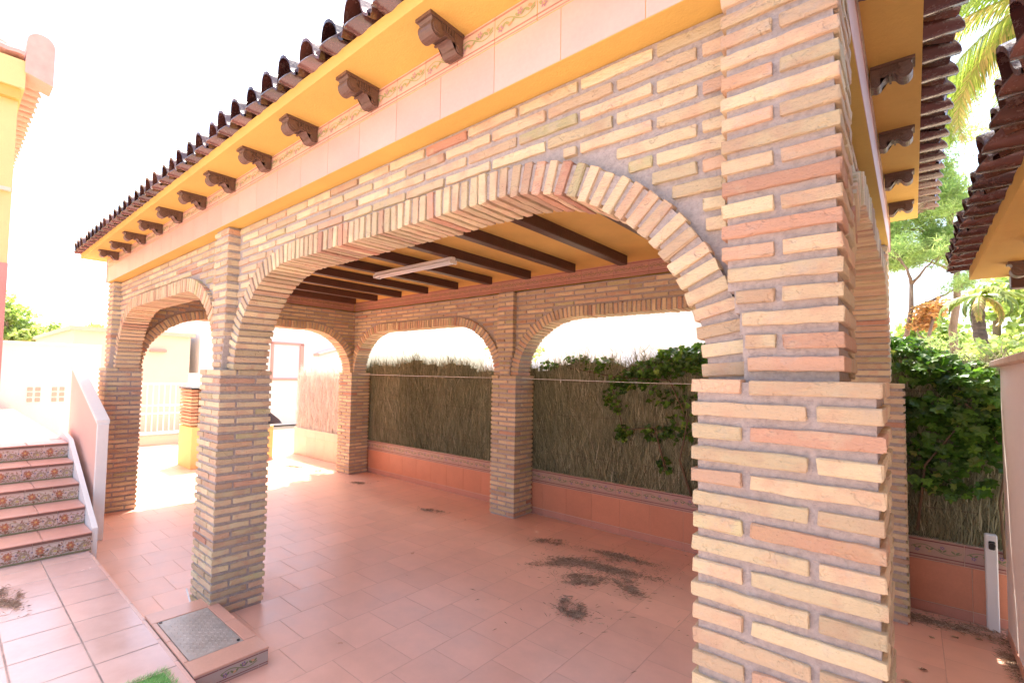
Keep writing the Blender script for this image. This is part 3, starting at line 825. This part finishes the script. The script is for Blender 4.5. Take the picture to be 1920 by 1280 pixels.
# ------------------------------------------------------------------ stairs and parapet
st = thing('staircase', (-6.3, -1.2, 0), 'five terracotta steps with painted floral risers climbing beside a pink parapet', 'stairs')
TD = .348; SX = -5.385; RS = .16
for k in range(5):
    z1 = .09+RS*(k+1); xf = SX-TD*k; y1 = -.335
    b = MB(); b.box(xf-TD-.02 if k < 4 else xf-.4, xf, -3.2, y1, z1-.18, z1-.012); b.build('step', [CREAM], st)
    b = MB(); deco_band(b, lambda u, v, o, xf=xf: (xf+.008+o, u, v), -3.2, y1, z1-RS+.001, z1-.012, .20, 'riser', y1-3); b.build('riser_tiles', [PAINTED], st)
    b = MB(); y = y1
    while y > -3.2:
        b.cbox(xf-TD-.002, xf+.016, max(-3.2, y-.333), y-.002, z1-.012, z1, .004, 0, (.62*random.uniform(.95, 1.05), .34, .27)); y -= .335
    b.build('tread', [PAINTED], st)
lm = MB(); lm.box(-12.9, SX-4*TD-.39, -6, -.335, .3, .889); tag(lm.build('landing', [FLOOR_OUT]), kind='structure')
pr = thing('parapet', (-6.7, -.2, 0), 'pink sloping parapet with a white coping beside the steps', 'parapet wall')
b = MB(); M = lambda y, x, z: (x, y, z)
b.prism([(-5.95, 0), (-5.95, 1.15), (-7.40, 1.675), (-7.5, 1.675), (-7.5, 0)], -.235, -.15, M); b.build('wall_body', [PINKR], pr)
b = MB(); b.prism([(-5.93, 1.15), (-5.93, 1.19), (-7.39, 1.715), (-7.5, 1.715), (-7.5, 1.675), (-7.40, 1.675)], -.245, -.14, M); b.build('coping', [WHITE], pr)
b = MB(); b.prism([(-5.40, 0), (-5.40, .27), (-6.80, .92), (-7.4, .98), (-7.4, 0)], -.333, -.290, M); b.build('string_trim', [WHITE], pr)
b = MB(); b.cbox(-5.948, -5.92, -.242, -.145, 0, 1.15, .004); b.build('end_face', [WHITE], pr)
# ------------------------------------------------------------------ left house with tiled verge
hl = thing('yellow_house', (-10, -3, 0), 'yellow house corner with a pink ridge tile at the left edge above the steps', 'house')
b = MB(); b.box(-14, -7.45, -6, -.872, 2.87, 4.78); b.build('upper_wall', [YELR], hl)
b = MB(); b.box(-14, -7.44, -6, -.866, .889, 2.868); b.build('lower_wall', [REDST], hl)
b = MB(); b.box(-14.2, -7.33, -6, -.83, 4.86, 5.18); b.build('eave_fascia', [YELR], hl)
b = MB(); b.box(-14.1, -7.37, -6, -.865, 4.74, 4.862); b.build('cornice', [GOLD], hl)
b = MB(); roof_side(b, -14.2, -7.45, lambda u, s, z: (u, -.64-s, 5.16+z), seed=21, depth=1.6, hip=False, sl=.4); b.build('roof_tiles', [TERRA], hl, fix=False)
b = MB()
arc_ = [(-.715+.125*math.cos(PI*q/10), 5.42+.125*math.sin(PI*q/10)) for q in range(11)]
b.prism([(-.59, 4.98)]+arc_+[(-.84, 5.05)], -7.62, -7.30, lambda x, y, z: (x, y, z)); b.build('corner_cap', [TERRA], hl)
b = MB(); top = []; n_ = 40
for q in range(n_+1):
    y = -.85-q*.05; top.append((y, 5.20+(-.85-y)*.36+.035*math.cos((y+.85)*2*PI/.4)))
b.prism(top+[(top[-1][0], top[-1][1]+.04)]+[(y, z+.045) for y, z in reversed(top)], -7.60, -7.31, lambda x, y, z: (x, y, z)); b.build('verge_tiles', [TERRA], hl)
b = MB(); b.box(-7.45, -7.40, -6, -.885, 3.68, 3.72); b.build('string_course', [CREAM], hl)
# ------------------------------------------------------------------ far left: wall, gate, houses, barbecue
ww = thing('white_garden_wall', (-13, -2, 0), 'bright white garden wall pierced by a small terracotta grille behind the steps', 'wall')
b = MB(); b.box(-13.2, -13.0, -6, 1.05, -.02, 2.16); b.build('wall_body', [WHITE], ww)
b = MB(); b.box(-13.22, -12.96, -6, 1.05, 2.16, 2.21); b.build('coping', [WHITE], ww)
for i, (yy, zz) in enumerate([(y_, z_) for y_ in (-.10, .03, .16, .29) for z_ in (1.02, 1.13, 1.24)]):
    pass
b = MB()
for y_ in (-.12, .0, .26, .38, .62):
    for z_ in (1.00, 1.11, 1.22): b.cbox(-12.998, -12.985, y_, y_+.08, z_, z_+.075, .004)
b.build('grille', [TERRA], ww)
gt = thing('garden_gate', (-12.6, 2.2, 0), 'white barred metal garden gate seen through the leftmost arch', 'gate')
b = MB()
for z in (.27, .70, .88, 1.37): b.tube([(-12.6, 1.72, z), (-12.6, 2.68, z)], .016, 6)
b.build('rails', [METW], gt)
for i in range(9):
    b = MB(); y = 1.74+i*.115; b.cbox(-12.612, -12.588, y-.011, y+.011, .25, 1.37, .003); b.build('bar', [METW], gt)
gb = thing('gate_wall', (-12.6, 2.2, 0), 'low cream tiled wall under the white barred gate', 'wall')
b = MB(); b.box(-12.7, -12.5, 1.15, 2.70, -.02, .21); b.build('wall_body', [CREAM], gb)
b = MB(); b.box(-12.72, -12.48, 1.15, 2.70, .21, .245); b.build('coping', [TERRA], gb)
gp = thing('gate_post', (-12.6, 2.78, 0), 'white gate post with a terracotta plaque beside the brick barbecue', 'post')
b = MB(); b.cbox(-12.7, -12.5, 2.70, 2.90, -.02, 1.62, .01); b.build('shaft', [WHITE], gp)
b = MB(); b.cbox(-12.5, -12.47, 2.735, 2.83, .78, 1.02, .004); b.build('plaque', [TERRA], gp)
bh = thing('beige_house', (-18, 2, 0), 'pale beige flat roofed house behind the white gate', 'house')
b = MB(); b.box(-22, -15, .85, 3.45, -.02, 2.62); b.build('wall', [CREAM], bh)
b = MB(); b.box(-22, -14.9, .75, 3.55, 2.62, 2.72); b.build('cornice', [mk_plaster('beige_trim', (.66, .5, .38), .06)], bh)
b = MB(); b.cbox(-14.998, -14.9, 2.45, 2.85, 2.17, 2.23, .01); b.build('awning_box', [REDST], bh)
wv = thing('white_villa', (-18, 6, 0), 'white villa with a red framed window seen through the left end arch', 'house')
b = MB(); b.box(-22, -15, 3.7, 9.5, -.02, 3.6); b.build('wall', [WHITE], wv)
b = MB()
for y0, y1, z0, z1 in ((5.80, 5.88, 1.5, 2.62), (6.78, 6.92, 1.5, 2.62), (5.80, 6.92, 2.58, 2.66), (5.80, 6.92, 1.42, 1.5)): b.cbox(-15.0, -14.94, y0, y1, z0, z1, .006)
wf = b.build('window_frame', [mk_plaster('dusty_red_frame', (.62, .30, .26), .05)], wv)
b = MB(); b.box(-14.998, -14.99, 5.88, 6.78, 1.5, 2.58); b.build('pane', [GLASSW], wf)
b = MB(); b.prism([(7.3, 2.25), (9.6, 2.92), (9.6, 3.0), (7.3, 2.34)], -15.0, -14.6, lambda x, y, z: (x, y, z)); b.build('porch_roof', [TERRA], wv)
wh = thing('white_house', (-7, 12, 0), 'large white house with pale shuttered windows beyond the heather fence', 'house')
b = MB(); b.box(-10.5, -1.2, 11, 18, -.02, 4.3); b.build('wall', [WHITE], wh)
b = MB(); b.box(-10.7, -1.0, 10.8, 18.2, 4.3, 4.45); b.build('roof', [WHITE], wh)
for x0 in (-5.66, -4.90, -8.6):
    b = MB(); b.cbox(x0-.04, x0+.52, 10.96, 11.0, 2.50, 2.56, .004); wf = b.build('window_lintel', [WHITE], wh)
    b = MB(); b.box(x0, x0+.48, 10.985, 10.998, 1.5, 2.50); b.build('shutter', [GLASSW], wf)
bbq = thing('barbecue', (-9.3, 2.3, 0), 'yellow plastered garden barbecue with a brick hood between the arches', 'barbecue')
b = MB(); b.cbox(-9.75, -9.1, 2.62, 3.12, .05, .665, .01); b.box(-9.76, -9.09, 2.60, 3.12, -.01, .05, 1); b.build('side_counter', [YELR, TERRA], bbq)
b = MB(); b.cbox(-9.75, -9.1, 1.66, 2.2, -.01, .72, .01); b.build('firebox_base', [YELR], bbq)
b = MB()
for k in range(11):
    z = .74+k*.058; j = (k % 2)*.12
    for y0 in (1.64, 1.76, 2.0):
        b.cbox(-9.7, -9.12, y0, y0+.11+(.12 if y0 == 1.76 else 0)+(.12 if y0 > 1.9 else 0), z, z+.045, .004, 0, (.78+.2*random.random(), random.random(), random.random()))
b.build('brick_hood', [BRICK], bbq)
b = MB(); b.cbox(-9.72, -9.08, 1.62, 2.26, 1.375, 1.40, .005); b.cbox(-9.10, -9.06, 1.75, 2.1, 1.28, 1.33, .004); b.build('hood_plate', [BLACK], bbq)
b = MB(); b.tube([(-9.1, 2.86, .36), (-9.07, 2.86, .36)], .02, 8); b.build('knob', [BLACK], bbq)
gr = thing('grill_tray', (-9.4, 3.1, .68), 'tilted dark metal grill tray lying on the yellow counter', 'grill')
b = MB(); b.prism([(2.78, .67), (3.36, .68), (3.30, .76), (3.12, .90), (3.04, .89), (2.94, .78)], -9.6, -9.25, lambda x, y, z: (x, y, z)); b.build('tray', [BLUEM], gr)
b = MB(); b.tube([(-9.24, 2.8, .69), (-9.24, 3.06, .93), (-9.24, 3.28, .93)], .012, 6); b.build('handle', [METW], gr)
# ------------------------------------------------------------------ debris
NEED = mk_attr('dry_needles', [(0, (.22, .13, .085)), (.5, (.38, .25, .17)), (1, (.56, .42, .30))], .9)
def heap(cx, cy, rx, ry, n, ang, label, seed, zb=0.0):
    r = random.Random(seed); mb = MB(); rx *= 1.25; ry *= 1.3
    nc = max(3, int(n/45)); cs = [(r.gauss(0, .42), r.gauss(0, .42), r.uniform(0, PI)) for _ in range(nc)]
    for i in range(int(n*1.15)):
        c = r.choice(cs); sp_ = .14 if r.random() < .7 else .42
        u, v = c[0]+r.gauss(0, sp_), c[1]+r.gauss(0, sp_)
        if abs(u) > 1.9 or abs(v) > 1.9: continue
        x = cx+u*rx*math.cos(ang)-v*ry*math.sin(ang); y = cy+u*rx*math.sin(ang)+v*ry*math.cos(ang)
        a = c[2]+r.gauss(0, .7); l = r.uniform(.015, .06); w = .0012
        dx, dy = math.cos(a)*l, math.sin(a)*l; z = zb+r.uniform(.002, .014); z2 = zb+r.uniform(.002, .022)
        mb.add([(x-dy/l*w, y+dx/l*w, z), (x+dy/l*w, y-dx/l*w, z), (x+dx*.5, y+dy*.5, (z+z2)/2+.004), (x+dx, y+dy, z2)], [(0, 1, 2), (0, 2, 3), (1, 3, 2)], 0, (r.random(), r.random(), 0))
    tag(mb.build('needle_litter', [NEED], fix=False), label, 'dry litter', 'dry needle litter on the floor tiles')
heap(-2.33, 2.70, .26, .09, 900, .9, 'broad brown litter patch nearest the wide back arch', 31)
heap(-2.02, 2.80, .32, .09, 1200, .2, 'long curved litter streak in the middle of the floor heap', 32)
heap(-2.00, 3.16, .34, .07, 700, .1, 'dark litter streak lying closest to the low tiled wall', 33)
heap(-2.05, 2.42, .17, .09, 600, 1.2, 'tufted litter clump just in front of the long streak', 34)
heap(-1.66, 2.55, .17, .07, 420, -.5, 'small pale litter clump next to the near brick pillar', 35)
heap(-1.82, 1.88, .09, .12, 520, .3, 'isolated round litter tuft nearest the camera on the pink floor', 36)
heap(-2.80, 3.02, .20, .07, 260, .5, 'thin wispy litter beside the middle back pillar', 37)
heap(-2.1, 2.6, .8, .55, 420, .2, 'sparse loose needles scattered round the floor litter', 45)
heap(-4.44, 2.92, .14, .05, 200, .3, 'faint litter scrap in the centre of the open floor', 38)
heap(-6.30, 3.15, .14, .06, 220, .7, 'faint litter scrap near the far corner pillar', 39)
heap(-4.55, -.96, .20, .06, 420, .1, 'grass litter on the glossy floor before the steps', 40, .088)
heap(.15, 3.62, .35, .10, 900, 0, 'dark litter drift in the shaded right passage corner', 41)
heap(.46, 3.3, .06, .3, 500, 0, 'litter line along the foot of the pale pink wall', 42)
heap(-7.9, 3.1, .45, .12, 260, .2, 'sparse litter on the sunny floor beyond the far pillar', 43)
LEAFD = mk_attr('dead_leaf', [(0, (.25, .13, .07)), (1, (.55, .42, .28))], .7)
for i, (x, y, lb) in enumerate(((.10, 3.30, 'curled pale dead leaf near the right back pillar foot'), (.22, 3.42, 'small pale dead leaf in the middle of the right passage'), (.33, 3.5, 'tiny dead leaf close to the white post'),
                                (.05, 2.75, 'curled grey dead leaf lying in the near part of the passage'), (-.02, 2.52, 'dark dead leaf closest to the near pillar in the passage'))):
    r = random.Random(60+i); mb = MB()
    for q in range(2):
        a = r.uniform(0, 6); c, d = math.cos(a), math.sin(a); s = r.uniform(.012, .022)
        pr_ = [(-1, 0, .2), (-.3, .5, .8), (.5, .45, .6), (1.2, 0, .15), (.5, -.5, .5), (-.3, -.45, .9)]
        mb.add([(x+q*.012+(p*c-t*d)*s, y+(p*d+t*c)*s, .003+w*s*.7) for p, t, w in pr_]+[(x+q*.012, y, .003)], [(6, k, (k+1) % 6) for k in range(6)], 0, (r.random(), r.random(), 0))
    tag(mb.build('dead_leaf', [LEAFD], fix=False), lb, 'dead leaf', 'dead leaves on the passage floor')
# ------------------------------------------------------------------ artificial turf scrap
TURF = mk_attr('green_turf', [(0, (.14, .36, .08)), (.5, (.28, .58, .16)), (1, (.50, .74, .32))], .5)
r = random.Random(70); mb = MB()
mb.box(-2.93, -2.6, -.60, -.44, .089, .095, 0, (.1, .3, 0))
for i in range(3200):
    x, y = r.uniform(-2.96, -2.6), r.uniform(-.63, -.42); l = r.uniform(.012, .026); a = r.uniform(0, 2*PI); w = .0016
    mb.add([(x-w, y, .096), (x+w, y, .096), (x+math.cos(a)*l*.7, y+math.sin(a)*l*.7, .096+l)], [(0, 1, 2)], 0, (r.random(), r.random(), 0))
tag(mb.build('turf_mat', [TURF], fix=False), 'bright green artificial turf mat at the lower edge beside the inspection box', 'mat')
# ------------------------------------------------------------------ vegetation behind
PINEN = mk_leaf('pine_needles', [(0, (.20, .29, .14)), (.5, (.34, .46, .22)), (1, (.52, .60, .34))], .5, .6)
BROAD = mk_leaf('broad_foliage', [(0, (.14, .21, .07)), (.5, (.32, .40, .15)), (1, (.56, .58, .28))], .5, .5)
RUST = mk_leaf('rusty_foliage', [(0, (.45, .24, .12)), (1, (.70, .45, .24))], .4, .6)
PALMF = mk_leaf('palm_frond', [(0, (.08, .13, .03)), (.5, (.20, .28, .06)), (.8, (.38, .42, .12)), (1, (.50, .36, .18))], .35, .4)
BARKP = mk_bark('pine_bark', (.20, .12, .08), (.42, .30, .22)); BARKD = mk_bark('palm_bark', (.08, .06, .05), (.22, .17, .14), (.4, .4, 2.5))
def tree(name, label, cat, x, y, h, r0, crowns, mat, seed, leaf_n, leaf_s, kind='broad', bark=BARKP, lean=0, group=None):
    rn = random.Random(seed); t = thing(name, (x, y, 0), label, cat, group)
    b = MB(); pts = []
    for i in range(9):
        q = i/8; pts.append((x+lean*q*q+.05*math.sin(i*1.7+seed), y+.05*math.cos(i*1.3), -.05+h*q))
    b.tube(pts, [r0*(1-.55*i/8) for i in range(9)], 9)
    for cx, cy, cz, R in crowns:
        k = min(8, max(2, int((cz-R*.4)/h*8))); p0 = Vector(pts[k]); p1 = Vector((cx, cy, cz)); mid = (p0+p1)/2+Vector((rn.uniform(-.2, .2), rn.uniform(-.2, .2), -.15))
        lp = [p0]
        for q in range(1, 8):
            t_ = q/8; a_ = p0.lerp(mid, t_).lerp(mid.lerp(p1, t_), t_); lp.append(a_+Vector((rn.gauss(0, 1), rn.gauss(0, 1), rn.gauss(0, 1)))*.035*R+Vector((0, 0, .25*R*math.sin(PI*t_))))
        lp.append(p1); b.tube(lp, [r0*(.42-.045*q) for q in range(9)], 6)
        for j in range(3):
            e = p1+Vector((rn.gauss(0, 1), rn.gauss(0, 1), rn.gauss(0, .6)))*R*.5
            b.tube([mid.lerp(p1, rn.uniform(.2, .8)), e], [r0*.12, r0*.03], 4)
    b.build('trunk', [bark], t, True)
    f = MB()
    for cx, cy, cz, R in crowns:
        nc = 26
        for c in range(nc):
            d = Vector((rn.gauss(0, 1), rn.gauss(0, 1), rn.gauss(0, .75))).normalized()*R*rn.uniform(.25, 1.0)
            q0 = Vector((cx, cy, cz))+d; tone = rn.random()
            for i in range(leaf_n//nc):
                p = q0+Vector((rn.gauss(0, 1), rn.gauss(0, 1), rn.gauss(0, .7)))*R*.17
                s = leaf_s*rn.uniform(.6, 1.4)
                tn = min(1, max(0, tone*.6+rn.random()*.4))
                if kind == 'pine':
                    a = Vector((rn.gauss(0, 1), rn.gauss(0, 1), rn.gauss(.3, 1))).normalized()*s; w = Vector((rn.gauss(0, 1), rn.gauss(0, 1), rn.gauss(0, 1))).normalized()*s*.07
                    f.add([p-w, p+w, p+a], [(0, 1, 2)], 0, (tn, rn.random(), 0))
                else:
                    a = Vector((rn.gauss(0, 1), rn.gauss(0, 1), rn.gauss(-.2, .7))).normalized()*s; w = a.cross(Vector((rn.gauss(0, 1), rn.gauss(0, 1), rn.gauss(0, 1)))).normalized()*s*.38
                    f.add([p, p+a*.5+w, p+a, p+a*.5-w], [(0, 1, 2, 3)], 0, (tn, rn.random(), 0))
    f.build('crown', [mat], t, fix=False)
    return t
tree('pine_tree', 'tall pale pine with soft hanging foliage between the two eaves', 'tree', .70, 12.5, 4.6, .10,
     [(-.3, 12.0, 6.4, 1.0), (.5, 11.8, 5.4, .75), (-.5, 12.0, 5.0, .8), (.4, 11.8, 6.9, .8), (-.25, 11.8, 4.3, .5), (-1.2, 12.5, 6.3, 1.0), (.55, 11.8, 4.5, .35)], PINEN, 3, 9000, .15, 'pine')
tree('broadleaf_tree', 'leafy yellow green tree low behind the fence corner', 'tree', 1.6, 16, 4.5, .12,
     [(2.0, 16, 3.9, .9), (.3, 16.5, 3.0, .7), (2.6, 16, 3.2, 1.0), (1.1, 17, 2.5, .8), (2.0, 15.5, 2.4, .9), (-.4, 16, 2.4, .7)], BROAD, 8, 1300, .14)
tree('branchy_tree', 'leaning bare limbed tree whose grey branch curves in front of the pine', 'tree', -.25, 10.8, 3.6, .07,
     [(.75, 10.8, 3.5, .35), (-.2, 10.8, 4.3, .4), (.45, 10.9, 4.1, .35)], PINEN, 22, 1600, .09, 'pine', lean=.35)
tree('rusty_tree', 'small tree with orange dry foliage left of the pine trunk', 'tree', .30, 10.5, 2.9, .05,
     [(.33, 10.5, 3.02, .24), (.15, 10.6, 2.8, .18)], RUST, 12, 520, .07)
tree('shrub', 'bluish green rounded shrub just over the right fence', 'shrub', .28, 6.5, 1.9, .05,
     [(.25, 6.5, 2.05, .26), (.42, 6.6, 1.85, .25)], PINEN, 13, 1500, .07, 'pine')
tree('shrub', 'yellow green shrub above the coping of the pale wall', 'shrub', 1.25, 7.5, 1.9, .05,
     [(1.2, 7.5, 2.1, .42), (.8, 7.6, 1.95, .35), (1.6, 7.4, 2.3, .4)], BROAD, 14, 1500, .075)
tree('tree', 'light green tree at the far left behind the white wall', 'tree', -34, .9, 4.5, .2,
     [(-34, .6, 4.3, 1.1), (-34, -.4, 3.8, 1.0), (-34, 1.6, 3.2, .7)], BROAD, 15, 1800, .22)
tree('shrub', 'sparse dark shrub tops over the white wall left of the arches', 'shrub', -22, 1.4, 2.6, .05,
     [(-22, 1.35, 3.0, .28), (-22, .55, 2.75, .2), (-22, 2.4, 3.1, .35)], BROAD, 16, 260, .12)
tree('sapling', 'sparse twiggy sapling rising above the fence in the left back arch', 'shrub', -4.95, 5.2, 2.2, .012,
     [(-4.8, 5.2, 2.25, .28), (-5.2, 5.2, 2.1, .22), (-4.45, 5.2, 2.1, .22)], BROAD, 17, 110, .05)
tree('sun_blocker_tree', 'unseen tree added to block the sun, trunk hidden behind the middle back pillar', 'tree', -5.35, 5.55, 6.2, .10,
     [(-2.5, 4.62, 6.0, .85), (-3.8, 4.65, 6.1, .95), (-5.2, 4.6, 6.0, .95), (-6.6, 4.65, 6.1, .9), (-7.8, 4.6, 5.9, .8)], BROAD, 19, 5200, .17)  # crowns added out of view to keep sun strips off the pergola floor
def frond(mb, o, az, el, L, droop, rn, tone):
    pts = []; p = Vector(o); e = el
    for i in range(13):
        pts.append(p.copy()); d = Vector((math.cos(az)*math.cos(e), math.sin(az)*math.cos(e), math.sin(e))); p = p+d*(L/12); e -= droop/12*(.5+i/8)
    mb.tube(pts, [.016*(1-.07*i) for i in range(13)], 4, 0, (.75, .6, 0))
    side = Vector((-math.sin(az), math.cos(az), 0))
    for i in range(1, 12):
        for q in range(7):
            c = pts[i].lerp(pts[min(12, i+1)], q/7); dl = (pts[min(12, i+1)]-pts[i]).normalized(); ll = L*.20*(1-abs(i-5)/9)*rn.uniform(.8, 1.15)
            for s in (-1, 1):
                a = (side*s*.8+dl*.7+Vector((0, 0, -.45+rn.uniform(-.25, .1)))).normalized()*ll; m2 = c+a*.5+Vector((0, 0, .01)); w = dl*.012
                mb.add([c-w, c+w, m2+w*1.1, m2-w*1.1, c+a+Vector((0, 0, -ll*.18))], [(0, 1, 2, 3), (3, 2, 4)], 0, (min(1, max(0, tone+rn.gauss(0, .12))), rn.random(), 0))
def palm(label, x, y, h, r, n, L, seed, el0=.9, dr=2.0):
    rn = random.Random(seed); t = thing('palm_tree', (x, y, 0), label, 'palm', 'palms behind the garden')
    b = MB(); pts = []; rs = []
    for i in range(41): pts.append((x+.03*math.sin(i*.3), y, h*i/40-.05)); rs.append(r*(1.08 if i % 2 else .92)*(1.15-.2*i/40))
    b.tube(pts, rs, 10); b.build('trunk', [BARKD], t)
    for i in range(n):
        f = MB(); az = 2*PI*i/n*1.0+rn.uniform(-.15, .15)+(i % 3)*.4
        frond(f, (x, y, h), az, el0*rn.uniform(-.25, 1.2), L*rn.uniform(.85, 1.1), dr*rn.uniform(.8, 1.15), rn, rn.choice((.35, .5, .65, .95)))
        f.build('frond', [PALMF], t, fix=False)
palm('tall palm whose fronds droop between the pergola eave and the shed eave', 1.55, 8.2, 6.9, .17, 34, 2.6, 81)
palm('short dark palm trunk right of the pine beyond the wall', .80, 9.0, 3.02, .075, 12, .62, 82, .5, 2.2)
# ------------------------------------------------------------------ light
w = bpy.data.worlds.new('World'); S.world = w; w.use_nodes = True
nt = w.node_tree; bg = nt.nodes['Background']; sky = nt.nodes.new('ShaderNodeTexSky'); sky.sky_type = 'NISHITA'; sky.sun_disc = False
sd = Vector((-.22, .25, .93)).normalized()
el = math.asin(sd.z)
sky.sun_elevation = el; sky.sun_rotation = math.atan2(sd.x, sd.y)
sky.dust_density = 4.0; sky.air_density = 1.0; sky.ozone_density = .6
nt.links.new(sky.outputs[0], bg.inputs[0]); bg.inputs[1].default_value = .15
sl = bpy.data.lights.new('sun', 'SUN'); sl.energy = 3.5; sl.angle = math.radians(.5); sl.color = (1, .93, .82)
so = bpy.data.objects.new('sun', sl); COL.objects.link(so); so.rotation_euler = sd.to_track_quat('Z', 'Y').to_euler(); so.location = (0, 0, 20)
S.view_settings.view_transform = 'Standard'; S.view_settings.look = 'None'; S.view_settings.exposure = 2.1; S.view_settings.gamma = 1
S.render.engine = 'CYCLES'
S.cycles.max_bounces = 8; S.cycles.diffuse_bounces = 5
